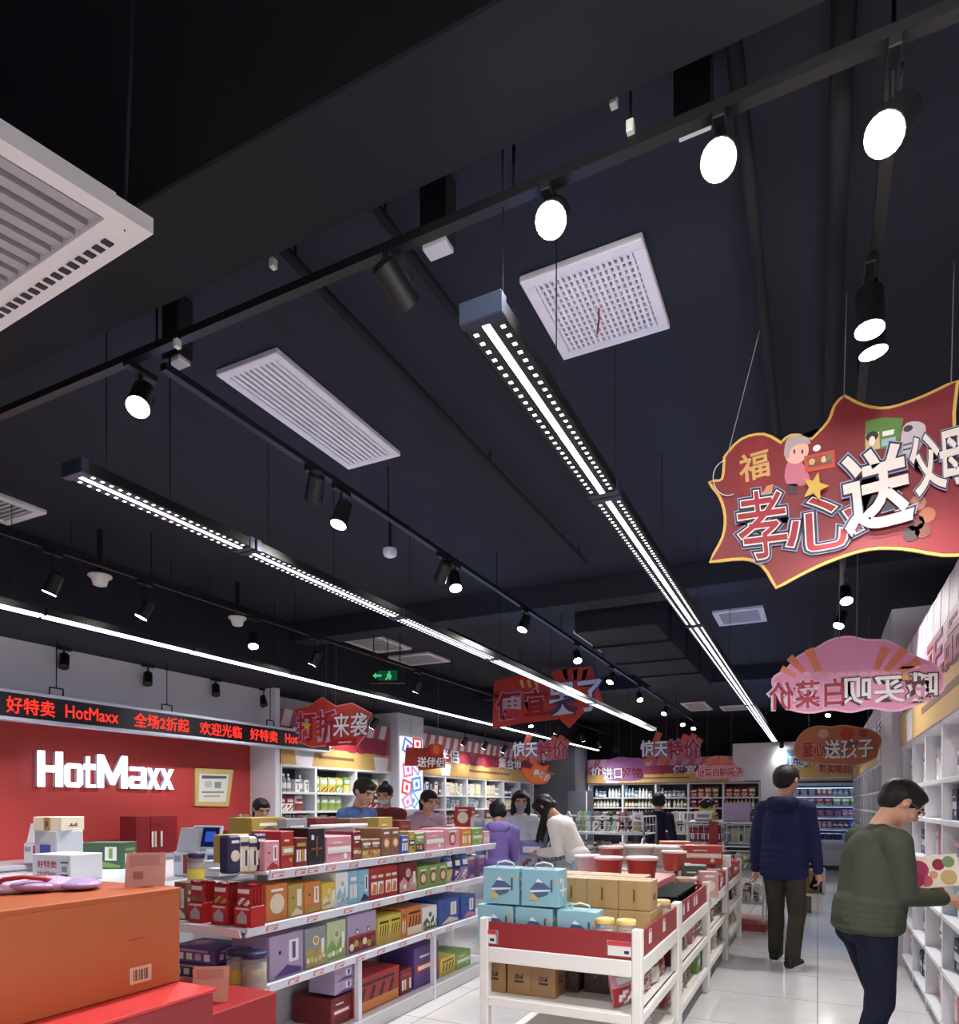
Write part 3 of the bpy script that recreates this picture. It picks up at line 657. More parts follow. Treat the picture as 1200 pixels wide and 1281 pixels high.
m = MB(); P.text(m, '哦买呗白菜价', (873, 967), (928, 965), 10, [(C(244, 226, 232), .05), (C(170, 40, 66), .018)], mirror=True, d0=.004); m.build('lettering', t); wires(t, P, [(885, 960), (915, 959)])

# ---- banners above the shelving (part of the fitted shop front, each a printed board)
def banner(label, axis, c, a0, a1, z0, z1, words_, split=.36, stripe=.3, tone=0, rev=False):
    """axis 'X': board at X=c running a0..a1 along Y and facing the aisle; 'Y': at Y=c along X."""
    if axis == 'X':
        s_ = 1 if c < 0 else -1
        u = Vector((0, 1, 0)) * s_; o = Vector((c, a0 if s_ > 0 else a1, z0))
    else: u = Vector((1, 0, 0)); o = Vector((a0, c, z0))
    L = a1 - a0; H = z1 - z0; fr = (Vector((0, 0, 0)), u, Vector((0, 0, 1)), u.cross(Vector((0, 0, 1))))
    t = thing('shelf_banner', label, 'banner', o)
    m = MB().rect(fr, 0, L, 0, H, (C(176, 84, 96), C(178, 96, 128), C(206, 190, 214))[tone], 0, -.03)
    m.rect(fr, 0, L, 0, H * split, C(196, 160, 96), .002); n = int(L / .28)
    for k in range(n):
        x = L * k / n; w_ = L / n
        m.prism([(x, H * (1 - stripe)), (x + w_ * .5, H * (1 - stripe)), (x + w_ * .75, H), (x + w_ * .25, H)], fr, .002, (C(226, 206, 214), C(196, 150, 178), C(226, 206, 226))[tone])
    m.rect(fr, L * .04, L * .96, H * .36, H * .69, (C(150, 34, 52), C(150, 40, 80), C(206, 150, 180))[tone], .0035); m.build('board', t)
    m = MB(); n = len(words_)
    for k, (s, lt) in enumerate(words_):
        x = L * (k + .5) / n
        m.text(s, fr, x, H * .52, H * .34, (C(90, 70, 130), C(120, 60, 110))[k % 2], .055, .005, .002, L / n * .8)
        m.text(s, fr, x, H * .52, H * .34, SWHITE if lt else C(166, 34, 56), .02, .0075, .002, L / n * .8)
    m.build('lettering', t)
    m = MB(); m.rect(fr, L * .3, L * .62, H * .16, H * .22, C(120, 90, 60), .0035)
    for k in (.12, .84): m.prism([(L * k, 0), (L * k + .3, 0), (L * k + .36, H * .3), (L * k - .05, H * .3)], fr, .0035, C(226, 220, 228))
    m.build('printed_pattern', t)
banner('striped red and gold banner over the first till side shelves', 'X', -6.12, 6.72, 9.2, 1.95, 2.66, [('值得', 1), ('来袭', 0)])
banner('long striped red and gold banner over the till side shelves past the lit pillar', 'X', -6.08, 10.08, 16.15, 1.95, 2.66, [('送伴侣', 1), ('潮玩', 0), ('集合地', 1), ('正当红', 0)])
banner('long violet and gold banner across the back wall shelves', 'Y', 17.04, -5.3, -1.2, 1.96, 2.56, [('价超值', 1), ('进口好物', 0), ('便宜真', 1), ('正品', 0)], tone=1)
banner('pale lilac and gold banner over the aisle side shelves, nearer the viewer', 'X', .66, 2.4, 7.15, 1.95, 2.72, [('好物', 1), ('正品', 0), ('集合', 1)], tone=2)
banner('pale lilac and gold banner over the aisle side shelves, beyond the pillar', 'X', .66, 8.35, 16.6, 1.95, 2.66, [('哦买呗', 1), ('白菜价', 0), ('潮玩', 1)], tone=2)
fr = frame((0, 0, 0), (1, 0, 0), (0, 0, 1)); t = thing('chiller_banner', 'blue, pink and yellow banner over the open chiller', 'banner', (-.62, 16.74, 2.02))
MB().rect(fr, 0, 1.6, 0, .62, C(222, 190, 110), .004, -.02).rect(fr, 0, .8, .28, .62, C(92, 160, 206), .0055).rect(fr, .8, 1.6, .28, .62, C(216, 120, 140), .0055).build('board', t)
m = MB()
for k in range(5):
    a_ = math.radians(20 + k * 30); m.prism([(.4, .3), (.4 + .42 * math.cos(a_), .3 + .32 * math.sin(a_)), (.4 + .42 * math.cos(a_ + .25), .3 + .32 * math.sin(a_ + .25))], fr, .007, C(140, 196, 226))
m.build('printed_pattern', t)
m = MB()
for mt, b_, d_ in ((C(80, 60, 110), .055, .008), (SWHITE, .024, .0105)): m.text('哦买呗', fr, .38, .36, .26, mt, b_, d_, .002, .62)
for mt, b_, d_ in ((C(226, 190, 206), .055, .008), (C(170, 40, 70), .018, .0105)): m.text('哦买呗白菜价', fr, 1.1, .17, .18, mt, b_, d_, .002, .86)
m.build('lettering', t)

# ---- illuminated shop name, ticker, framed notice, lit picture pillar
P = Plane(130, 965, X=XL + .03); t = thing('illuminated_sign', 'glowing white shop name lettering on the red till wall', 'sign', P.o, 0)
NEON = emission((.93, .94, 1.0), 3.2); a_ = P.uv(45, 962); b_ = P.uv(214, 968)
L_ = (('H', 43, 74, 1), ('o', 77, 99, .69), ('t', 101, 115, .92), ('M', 118, 155, 1), ('a', 157, 179, .69), ('x', 180, 196, .67), ('x', 197, 213, .67))
m = MB(); k_ = MB()
def glyph(ch, w, h):
    q = min(.062, w * .27)
    if ch == 'H': return [[(0, 0), (q, 0), (q, h), (0, h)], [(w - q, 0), (w, 0), (w, h), (w - q, h)], [(q, h * .41), (w - q, h * .41), (w - q, h * .6), (q, h * .6)]]
    if ch == 'o': return [[(.03, 0), (w - .03, 0), (w, .03), (w, q), (0, q), (0, .03)], [(0, h - q), (w, h - q), (w, h - .03), (w - .03, h), (.03, h), (0, h - .03)], [(0, q), (q, q), (q, h - q), (0, h - q)], [(w - q, q), (w, q), (w, h - q), (w - q, h - q)]]
    if ch == 't': return [[(w * .22, 0), (w, 0), (w, q), (w * .22 + q, q), (w * .22 + q, h), (w * .22, h)], [(0, h * .58), (w * .22, h * .58), (w * .22, h * .76), (0, h * .76)], [(w * .22 + q, h * .58), (w, h * .58), (w, h * .76), (w * .22 + q, h * .76)]]
    if ch == 'M': return [[(0, 0), (q, 0), (q, h * .62), (w / 2 - .02, h * .1), (w / 2 + .02, h * .1), (w - q, h * .62), (w - q, 0), (w, 0), (w, h), (w - q, h), (w / 2, h * .38), (q, h), (0, h)]]
    if ch == 'a': return [[(w - q, 0), (w, 0), (w, h - .03), (w - .03, h), (.02, h), (.02, h - q * .8), (w - q, h - q * .8)], [(.03, 0), (w - q, 0), (w - q, q * .8), (q, q * .8), (q, h * .38), (w - q, h * .38), (w - q, h * .38 + q * .75), (.03, h * .38 + q * .75), (0, h * .38 + q * .3), (0, .03)]]
    return [[(0, 0), (q * 1.15, 0), (w / 2, h * .36), (w - q * 1.15, 0), (w, 0), (w / 2 + q * .5, h / 2), (w, h), (w - q * 1.15, h), (w / 2, h * .64), (q * 1.15, h), (0, h), (w / 2 - q * .5, h / 2)]]
for ch, pa, pb, hh in L_:
    ua, ub = P.uv(pa, 962)[0], P.uv(pb, 962)[0]
    for g in glyph(ch, ub - ua, .335 * hh):
        g = [(ua + x, -.17 + y) for x, y in g]; m.prism(g, P.fr, .06, NEON, .045); k_.prism(g, P.fr, .045, mat((200, 200, 215), .4), 0)
m.build('lit_letters', t); k_.build('letter_backs', t)
y0 = at(0, 880, X=-6.0).y - .9; y1 = at(412, 935, X=-6.0).y; z0 = 2.17; z1 = 2.37
t = thing('ticker_board', 'long hanging black ticker board with running red lettering', 'ticker board', (-6.0, y0, z0)); L = y1 - y0
fr = (Vector((0, 0, 0)), Vector((0, 1, 0)), Vector((0, 0, 1)), Vector((1, 0, 0)))
MB().box(-.09, 0, 0, L, 0, z1 - z0, mat((18, 18, 26), .35)).build('screen', t)
for zz in (-.03, z1 - z0): MB().box(-.1, .006, -.01, L + .01, zz, zz + .03, mat((206, 212, 230), .4), .004).build('rim', t)
LEDR = emission((1.0, .16, .12), 2.4); m = MB()
for s, pa, pb in (('好特卖', 8, 68), ('HotMaxx', 82, 148), ('全场2折起', 168, 236), ('欢迎光临', 250, 302), ('好特卖', 313, 347), ('Hot', 357, 372)):
    ya, yb = at(pa, 900, X=-6.0).y - y0, at(pb, 900, X=-6.0).y - y0
    m = MB(); m.text(s, fr, (ya + yb) / 2, .1, .135 if s[0] != 'H' else .115, LEDR, .0 if s[0] == 'H' else .008, .001, .002, yb - ya); m.build('running_text', t)
m = MB()
for k in range(3): m.rect(fr, L - .25 + k * .06, L - .22 + k * .06, .05, .15, LEDR, .003)
m.build('running_text', t)
for px in (75, 213, 342):
    yy = at(px, 868, X=-6.0).y - y0; m = MB()
    m.tube([(-.05, yy - .06, z1 - z0 + .03), (-.05, yy - .06, z1 - z0 + .1), (-.05, yy + .06, z1 - z0 + .1), (-.05, yy + .06, z1 - z0 + .03)], .008, BLACK, 6).cyl((-.05, yy, z1 - z0 + .1), (-.05, yy, 2.899 - z0), .005, .005, BLACK, 6); m.build('hanger', t)
P = Plane(265, 985, X=XL + .03); t = thing('framed_notice', 'gold framed notice with a drawing on the red till wall', 'picture frame', P.o)
o = P.pts([(242, 961), (290, 963), (284, 1009), (242, 1008)]); MB().prism(o, P.fr, .03, C(214, 190, 120), 0).build('frame_moulding', t)
i_ = P.pts([(247, 968), (284, 969), (280, 1003), (246, 1003)]); m = MB().prism(i_, P.fr, .034, C(236, 236, 228), .03)
for L_, c in (([(250, 970), (281, 971), (280, 974), (250, 974)], (90, 96, 110)), ([(254, 977), (262, 977), (262, 985), (254, 985)], (200, 206, 206)), ([(266, 978), (274, 978), (274, 986), (266, 986)], (140, 156, 170)), ([(250, 990), (278, 990), (277, 992), (250, 992)], (150, 140, 120)), ([(252, 995), (272, 995), (272, 997), (252, 997)], (190, 170, 150))): m.prism(P.pts(L_), P.fr, .0365, C(*c), .034)
m.build('notice_sheet', t)
P = Plane(514, 965, X=-5.985); t = thing('lightbox_poster', 'lit picture panel of playing card pattern on the white pillar', 'lightbox', P.o)
q = P.pts([(501, 921), (528, 925), (528, 1012), (501, 1012)]); u0, u1 = q[0][0], q[1][0]; v1, v0 = q[1][1], q[2][1]; fr = P.fr
MB().rect(fr, u0, u1, v0, v1, emission((.93, .93, 1.0), 1.1), .012, -.014).build('lit_panel', t)
m = MB(); rr = random.Random(3); W_, H_ = u1 - u0, v1 - v0
for k, (x, y, c) in enumerate(((.3, .86, (.35, .5, .9)), (.75, .92, (.9, .2, .2)), (.25, .3, (.95, .3, .3)), (.7, .35, (.35, .6, .95)), (.3, .55, (.95, .5, .7)), (.7, .62, (.7, .7, .95)), (.55, .12, (.4, .75, .95)), (.28, .1, (.9, .6, .8)), (.5, .74, (.95, .8, .85)))):
    a_ = rr.uniform(-.7, .7); w_, h_ = W_ * .22, H_ * .1; cx, cy = u0 + x * W_, v0 + y * H_
    pts = [(cx + i * w_ * math.cos(a_) - j * h_ * math.sin(a_), cy + i * w_ * math.sin(a_) + j * h_ * math.cos(a_)) for i, j in ((-1, -1), (1, -1), (1, 1), (-1, 1))]
    pts = [(min(u1, max(u0, x)), min(v1, max(v0, y))) for x, y in pts]
    m.prism(pts, fr, .014 + k * .001, emission(c, .9), .012); m.prism([((x - cx) * .7 + cx, (y - cy) * .7 + cy) for x, y in pts], fr, .0145 + k * .001, emission((.96, .94, 1.0), 1.0), .012); m.disc(fr, cx, cy, w_ * .3, w_ * .3, emission(c, .9), .015 + k * .001, 12)
m.build('printed_pattern', t)
# ================================================================ GOODS: builders (origin at base middle, front towards -Y)
K = {}
def col(c): return mat(c, .42)
NAMED = {'red': (176, 34, 38), 'dark red': (122, 24, 32), 'orange': (212, 120, 48), 'yellow': (216, 190, 58), 'olive yellow': (182, 152, 62), 'green': (120, 164, 76), 'dark green': (58, 92, 62),
         'pale green': (178, 200, 150), 'blue': (52, 86, 176), 'light blue': (128, 186, 220), 'navy': (36, 40, 88), 'purple': (90, 58, 140), 'lilac': (168, 148, 186), 'pink': (214, 140, 158), 'white': (232, 232, 234),
         'cream': (224, 212, 186), 'brown': (128, 84, 56), 'kraft brown': (164, 122, 72), 'black': (24, 24, 28), 'grey': (140, 144, 152), 'teal': (110, 176, 188)}
def cc(n):
    c = NAMED[n] if isinstance(n, str) else n; g = .3 * c[0] + .59 * c[1] + .11 * c[2]
    return tuple(min(255, int(x * .86 + g * .14 + 6)) for x in c)
def decals(kind, a, rng, u0, u1, v0, v1, F, m, d=.0015):
    """Printed fronts: rectangles, discs and outlines laid on the front of a pack."""
    W, H = u1 - u0, v1 - v0
    r = lambda x0, x1, y0, y1, c, k=0: m.rect(F, u0 + x0 * W, u0 + x1 * W, v0 + y0 * H, v0 + y1 * H, col(cc(c)), d + k * .0012)
    p = lambda L, c, k=0: m.prism([(u0 + x * W, v0 + y * H) for x, y in L], F, d + k * .0012, col(cc(c)))
    o = lambda x, y, rr, c, k=0: m.disc(F, u0 + x * W, v0 + y * H, rr * min(W, H), rr * min(W, H), col(cc(c)), d + k * .0012, 14)
    if kind == 'food':
        r(0, 1, .0, .42, a, 0); r(.1, .9, .72, .86, 'white'); r(.2, .7, .6, .66, 'cream')
        for k in range(7): o(.12 + .125 * k, .2 + .1 * rng.random(), .10 + .05 * rng.random(), rng.choice([(206, 160, 104), (170, 96, 60), (226, 196, 150), (150, 60, 44)]), 1 + k % 3)
    elif kind == 'label':
        r(.56, .86, .3, .86, 'white'); r(.66, .76, .38, .8, a, 1); o(.28, .6, .05, 'black'); p([(.1, .0), (.5, .25), (.95, .1), (.95, .0)], a)
    elif kind == 'band':
        r(0, 1, .34, .6, a); r(.12, .88, .42, .53, 'white', 1); r(.2, .6, .74, .8, 'cream'); o(.75, .2, .12, a)
    elif kind == 'scene':
        p([(.0, .0), (.0, .35), (.25, .55), (.5, .3), (.75, .6), (1, .4), (1, 0)], a); o(.5, .68, .16, 'cream'); o(.5, .68, .11, a, 1); r(.78, .92, .25, .7, 'white', 1)
        for k in range(5): o(.1 + .2 * k, .14 + .1 * rng.random(), .09, rng.choice(['pale green', 'cream', 'white', 'olive yellow']), 1)
    elif kind == 'mountain':
        for x in (.28, .78)[:1] if W < .24 else (.28, .78):
            q = .5 if W < .24 else x; s = 1 if W < .24 else .5
            p([(q - .30 * s, .42), (q - .15 * s, .62), (q - .05 * s, .78), (q + .03 * s, .72), (q + .18 * s, .6), (q + .32 * s, .5), (q + .2 * s, .3), (q, .22), (q - .2 * s, .24)], (64, 98, 140))
            p([(q - .12 * s, .67), (q - .05 * s, .78), (q + .03 * s, .72), (q + .1 * s, .66)], 'white', 1); p([(q - .26 * s, .36), (q + .28 * s, .42), (q + .3 * s, .47), (q - .3 * s, .43)], (206, 222, 232), 1)
            p([(q - .3 * s, .14), (q - .22 * s, .36), (q - .06 * s, .22), (q - .08 * s, .12)], (206, 172, 104), 2); r(q + .3 * s, q + .36 * s, .4, .76, (60, 96, 120)); r(q + .42 * s, q + .5 * s, .66, .8, (216, 160, 110))
    elif kind == 'tape':
        r(.38, .62, .0, 1.0, (176, 134, 74)); r(.46, .49, .25, .75, (60, 44, 30), 1); r(.51, .53, .3, .7, (60, 44, 30), 1)
    elif kind == 'stamp':
        r(.3, .72, .3, .36, (58, 42, 28)); o(.42, .46, .10, (58, 42, 28)); o(.42, .46, .06, (150, 108, 62), 1); p([(.52, .42), (.7, .56), (.66, .4)], (58, 42, 28))
    elif kind == 'circle':
        o(.5, .46, .36, a); o(.5, .46, .24, 'cream', 1); r(.2, .8, .82, .9, 'white')
    elif kind == 'cards':
        for x in (.26, .74):
            r(x - .2, x + .2, .12, .55, 'white'); p([(x - .17, .15), (x - .05, .5), (x + .17, .42), (x + .12, .15)], a, 1); r(x - .18, x + .18, .68, .78, 'cream')
    elif kind == 'zigzag':
        r(0, 1, .0, .3, a)
        for k in range(4): p([(.1 + .22 * k, .3), (.2 + .22 * k, .72), (.25 + .22 * k, .66), (.17 + .22 * k, .3)], 'black')
        r(.1, .9, .78, .86, 'black')
    elif kind == 'penguin':
        r(0, 1, .0, .44, a); r(0, 1, .40, .46, 'red', 1)
        for x in (.3, .72): o(x, .56, .07, 'black'); o(x, .55, .045, 'white', 1)
        for k in range(6): o(.1 + .16 * k, .16 + .08 * (k % 2), .10, ['cream', 'olive yellow', 'brown'][k % 3], 1)
    elif kind == 'bars':
        for k in range(4): r(.1 + .22 * k, .24 + .22 * k, .15, .6, ['white', 'cream', a, 'white'][k]); 
        r(.15, .85, .72, .84, a)
    elif kind == 'plus':
        r(.15, .85, .4, .46, a); r(.46, .54, .2, .8, a); r(.15, .3, .7, .84, 'white')
def carton(name, w, d, h, base, kind=None, acc='white', seed=0, side=None, handle=False, lid=None, bev=.003, all_=False):
    key = (name, w, d, h, base, kind, acc, seed, handle, lid)
    m = MB().box(-w / 2, w / 2, -d / 2, d / 2, 0, h, mat(cc(base), .45, noise=.05, scale=6), bev)
    rng = random.Random(seed); F = frame((0, -d / 2, 0), (1, 0, 0), (0, 0, 1)); S = frame((w / 2, 0, 0), (0, 1, 0), (0, 0, 1)); S2 = frame((-w / 2, 0, 0), (0, -1, 0), (0, 0, 1))
    if kind:
        decals(kind, acc, rng, -w / 2 * .94, w / 2 * .94, h * .04, h * .96, F, m)
        decals(kind if all_ else 'bars' if kind not in ('tape', 'stamp', 'mountain') else 'plus' if kind == 'mountain' else 'stamp', acc, rng, -d / 2 * .9, d / 2 * .9, h * .1, h * .9, S, m)
    if lid: m.box(-w / 2 - .002, w / 2 + .002, -d / 2 - .002, d / 2 + .002, h * .8, h + .002, col(cc(lid)), bev)
    T = frame((0, 0, h), (1, 0, 0), (0, 1, 0)); m.rect(T, -w * .46, w * .46, -.003, .003, mat(tuple(x * .7 for x in cc(base)), .5), .0008)
    o = m.build(name)
    if handle: MB().tube([(-.05, 0, h), (-.045, 0, h + .022), (0, 0, h + .032), (.045, 0, h + .022), (.05, 0, h)], .005, mat((236, 236, 236), .4), 6).build('handle', o)
    return o
def pouch(name, w, h, d, base, acc, seed=0, top=None):
    rng = random.Random(seed); n, k = 8, 10; v = []; m = MB()
    for s in (-1, 1):
        for j in range(k + 1):
            for i in range(n + 1):
                a, b = i / n, j / k; bulge = (math.sin(math.pi * a) ** .5) * (math.sin(math.pi * min(1, b * .94 + .03)) ** .5)
                ww = w * (1 - .06 * math.sin(math.pi * b)); v.append(((a - .5) * ww, s * (bulge * d / 2 + .002), b * h + .004 * math.sin(7 * a + seed) * (b > .9)))
    def quads(c, s, sel):
        f = []; o = 0 if s < 0 else (n + 1) * (k + 1)
        for j in range(k):
            for i in range(n):
                if sel(i, j) == c: f.append((o + j * (n + 1) + i, o + j * (n + 1) + i + 1, o + (j + 1) * (n + 1) + i + 1, o + (j + 1) * (n + 1) + i))
        return f
    def sel(i, j):
        if j >= 9: return 'top'
        if 6 <= j <= 7 and 1 <= i <= 6: return 'title'
        if j < 4 and 1 <= i <= 6 and (i * 7 + j * 5 + seed) % 4 < 2: return 'food'
        if j < 5: return 'low'
        return 'base'
    tones = {'top': top or base, 'title': 'white' if base != 'white' else acc, 'food': rng.choice(['cream', 'brown', 'olive yellow', 'white']), 'low': acc, 'base': base}
    for c in tones:
        for s in (-1, 1): m.add(v, quads(c, s, sel if s < 0 else (lambda i, j: 'base')), mat(cc(tones[c]), .25), True)
    e = []; o = (n + 1) * (k + 1)
    for j in range(k): e += [(j * (n + 1), (j + 1) * (n + 1), o + (j + 1) * (n + 1), o + j * (n + 1)), (j * (n + 1) + n, (j + 1) * (n + 1) + n, o + (j + 1) * (n + 1) + n, o + j * (n + 1) + n)]
    for i in range(n): e += [(i, i + 1, o + i + 1, o + i), (k * (n + 1) + i, k * (n + 1) + i + 1, o + k * (n + 1) + i + 1, o + k * (n + 1) + i)]
    m.add(v, e, mat(cc(base), .25)); return m.build(name)
def bottle(name, h, r, base, cap, label='white'):
    m = MB(); m.lathe([(r * .9, 0), (r, h * .04), (r, h * .6), (r * .85, h * .7), (r * .4, h * .82), (r * .36, h * .88)], mat(cc(base), .15), 14)
    m.lathe([(r * 1.01, h * .2), (r * 1.01, h * .5)], col(cc(label)), 14, cap=False)
    m.lathe([(r * .42, h * .87), (r * .42, h), (r * .3, h)], col(cc(cap)), 12); return m.build(name)
def jar(name, h, r, fill, lid, label=None, parts=True, squash=1.0):
    o = MB().lathe([(r * .9, 0), (r, h * .05), (r, h * .74), (r * .9, h * .84), (r * .86, h * .88)], clear_plastic(), 20, squash=squash).build(name)
    m = MB().lathe([(r * .86, .004), (r * .95, h * .06), (r * .95, h * .66), (r * .2, h * .69)], mat(cc(fill), .6, noise=.45, scale=70, bump=.6), 20, squash=squash); m.build('contents', o)
    if label: MB().lathe([(r * 1.01, h * .12), (r * 1.01, h * .46)], col(cc(label)), 20, cap=False, squash=squash).build('label_band', o)
    MB().lathe([(r * .98, h * .84), (r * 1.02, h * .86), (r * 1.02, h * .97), (r * .94, h), (r * .2, h)], mat(cc(lid), .35), 20, squash=squash).build('lid', o)
    return o
def tub(name, h, r, base, lid, handle=True):
    o = MB().lathe([(r * .74, 0), (r * .78, .006), (r * .98, h * .92), (r * 1.05, h * .93), (r * 1.05, h)], mat(cc(base), .3, coat=.3), 26).build(name)
    MB().lathe([(r * 1.07, h * .97), (r * 1.08, h * 1.06), (r * .98, h * 1.09), (r * .4, h * 1.10)], mat(cc(lid), .25, alpha=1), 26).build('lid', o)
    return o
def tin(name, h, w, d, base, acc, seed=0): return carton(name, w, d, h, base, 'circle', acc, seed, bev=.008)
def put(o, label, cat, loc, rz=0, group=None, scale=None):
    tag(o, label, cat, group); o.location = loc; o.rotation_euler = (0, 0, rz)
    if scale: o.scale = scale
    return o

# ================================================================ WALL SHELVING
SHELF = mat((226, 228, 234), .4); BACKP = mat((66, 70, 80), .6)
LEV = [.12, .45, .78, 1.06, 1.35, 1.60]
def bay(label, w, d, loc, rz, top=1.95, back=BACKP, group=None):
    """One bay, origin at the middle of the front foot line; goes back towards +Y."""
    t = thing('wall_shelf_unit', label, 'shelf', loc, rz, group)
    for x in (-w / 2 + .012, w / 2 - .012): MB().box(x - .012, x + .012, 0, d, 0, top, SHELF).build('upright', t)
    MB().box(-w / 2 + .024, w / 2 - .024, d - .012, d, .05, top, back).build('back_panel', t)
    for z in LEV + [top]: MB().box(-w / 2 + .024, w / 2 - .024, -.008, d - .012, z - .03, z, SHELF, .003).build('shelf_board', t)
    return t
pool = {}
def proto(kind, c, a, seed=0):
    k = (kind, c, a, seed)
    if k not in pool:
        if kind == 'snack pouch': o = pouch('snack_pouch', .16, .22, .07, c, a, seed)
        elif kind == 'bottle': o = bottle('bottle', .23, .034, c, a)
        elif kind == 'box': o = carton('product_box', .15, .12, .19, c, ['food', 'band', 'label', 'circle', 'scene'][seed % 5], a, seed)
        elif kind == 'jar': o = jar('storage_jar', .16, .045, c, a, 'white')
        elif kind == 'tub': o = tub('tub', .14, .075, c, a)
        elif kind == 'small box': o = carton('product_box', .09, .08, .16, c, ['bars', 'band', 'label', 'circle'][seed % 4], a, seed)
        elif kind == 'tall box': o = carton('product_box', .10, .09, .235, c, ['label', 'bars', 'band'][seed % 3], a, seed)
        pool[k] = [o, False]
    return pool[k]
CATW = {'snack pouch': 'snack bag', 'bottle': 'bottle', 'box': 'box', 'jar': 'jar', 'tub': 'tub', 'small box': 'box', 'tall box': 'box'}
WID = {'snack pouch': .165, 'bottle': .078, 'box': .16, 'jar': .1, 'tub': .16, 'small box': .1, 'tall box': .11}
HGT = {'snack pouch': .22, 'bottle': .23, 'box': .19, 'jar': .16, 'tub': .155, 'small box': .16, 'tall box': .235}
LNAME = {0: 'lowest shelf', 1: 'second lowest shelf', 2: 'third lowest shelf', 3: 'third shelf down', 4: 'second shelf down', 5: 'top shelf'}
def fill(w, d, loc, rz, lev, scheme, where, rng, dens=.93, mx=99):
    """One shelf of one bay, each pack an object of its own."""
    gap = (LEV + [1.95])[lev + 1] - LEV[lev] - .045; x = -w / 2 + .035; i = 0
    R_ = Matrix.Rotation(rz, 3, 'Z'); count = {}
    while True:
        kind, c, a, sd = scheme[(i // rng.choice((2, 3, 3))) % len(scheme)] if rng.random() < .85 else rng.choice(scheme)
        sx = .92 + .16 * rng.random(); ww = WID[kind] * sx
        if x + ww > w / 2 - .03 or i >= mx: break
        pr = proto(kind, c, a, sd); sz = min(1.0 + .12 * (rng.random() - .5), (gap - .005) / HGT[kind])
        p = Vector(loc) + R_ @ Vector((x + ww / 2, .1 + .02 * rng.random(), 0)); p.z = LEV[lev] + .001
        kk = (kind, c); count[kk] = count.get(kk, 0) + 1
        lab = '%s %s, %s, %s, %s along' % (c, kind, LNAME[lev], where, ORD[i])
        s_ = (sx, 1, max(.5, sz))
        if not pr[1]:
            o = pr[0]; put(o, lab, CATW[kind], p, rz, None, s_); pr[1] = True
        else: o = dup(pr[0], p, rz, lab, scale=s_)
        o['group'] = 'goods on the %s of the %s' % (LNAME[lev], where); o['category'] = CATW[kind]
        x += ww + (.004 if rng.random() < dens else .05); i += 1
S1 = [('bottle', 'grey', 'white', 0), ('small box', 'white', 'navy', 0), ('bottle', 'white', 'navy', 0), ('bottle', 'navy', 'grey', 0)]
S2 = [('snack pouch', 'yellow', 'green', 0), ('snack pouch', 'pale green', 'yellow', 1), ('snack pouch', 'green', 'yellow', 2)]
S3 = [('snack pouch', 'red', 'white', 3), ('snack pouch', 'white', 'red', 4), ('box', 'black', 'white', 2), ('tall box', 'cream', 'pink', 1)]
S4 = [('snack pouch', 'pale green', 'green', 5), ('snack pouch', 'white', 'green', 6), ('tall box', 'pink', 'white', 0), ('tall box', 'red', 'white', 2)]
S5 = [('bottle', 'navy', 'grey', 0), ('tall box', 'navy', 'white', 0), ('small box', 'dark red', 'cream', 1), ('tall box', 'white', 'navy', 1)]
S6 = [('tall box', 'white', 'grey', 1), ('tall box', 'cream', 'olive yellow', 0), ('jar', 'pink', 'white', 0), ('tall box', 'light blue', 'white', 2)]
S7 = [('snack pouch', 'white', 'light blue', 7), ('snack pouch', 'light blue', 'white', 8), ('box', 'light blue', 'white', 1), ('tub', 'white', 'light blue', 0)]
S8 = [('box', 'brown', 'red', 0), ('snack pouch', 'brown', 'red', 9), ('snack pouch', 'red', 'brown', 10)]
S9 = [('bottle', 'olive yellow', 'brown', 0), ('bottle', 'cream', 'olive yellow', 0), ('bottle', 'pale green', 'white', 0), ('bottle', 'brown', 'cream', 0)]
S10 = [('bottle', 'light blue', 'white', 0), ('jar', 'grey', 'light blue', 0), ('bottle', 'white', 'light blue', 0), ('jar', 'cream', 'grey', 0)]
S11 = [('snack pouch', 'red', 'orange', 11), ('snack pouch', 'orange', 'brown', 12), ('box', 'red', 'cream', 0), ('jar', 'orange', 'red', 0)]
S12 = [('snack pouch', 'dark red', 'red', 13), ('box', 'dark red', 'brown', 0), ('snack pouch', 'brown', 'dark red', 14)]
S13 = [('tall box', 'pink', 'white', 1), ('bottle', 'pink', 'white', 0), ('tall box', 'white', 'pink', 2), ('jar', 'lilac', 'pink', 0)]
S14 = [('box', 'navy', 'white', 1), ('tall box', 'purple', 'white', 0), ('box', 'blue', 'cream', 2), ('bottle', 'navy', 'grey', 0)]
rng = random.Random(11)
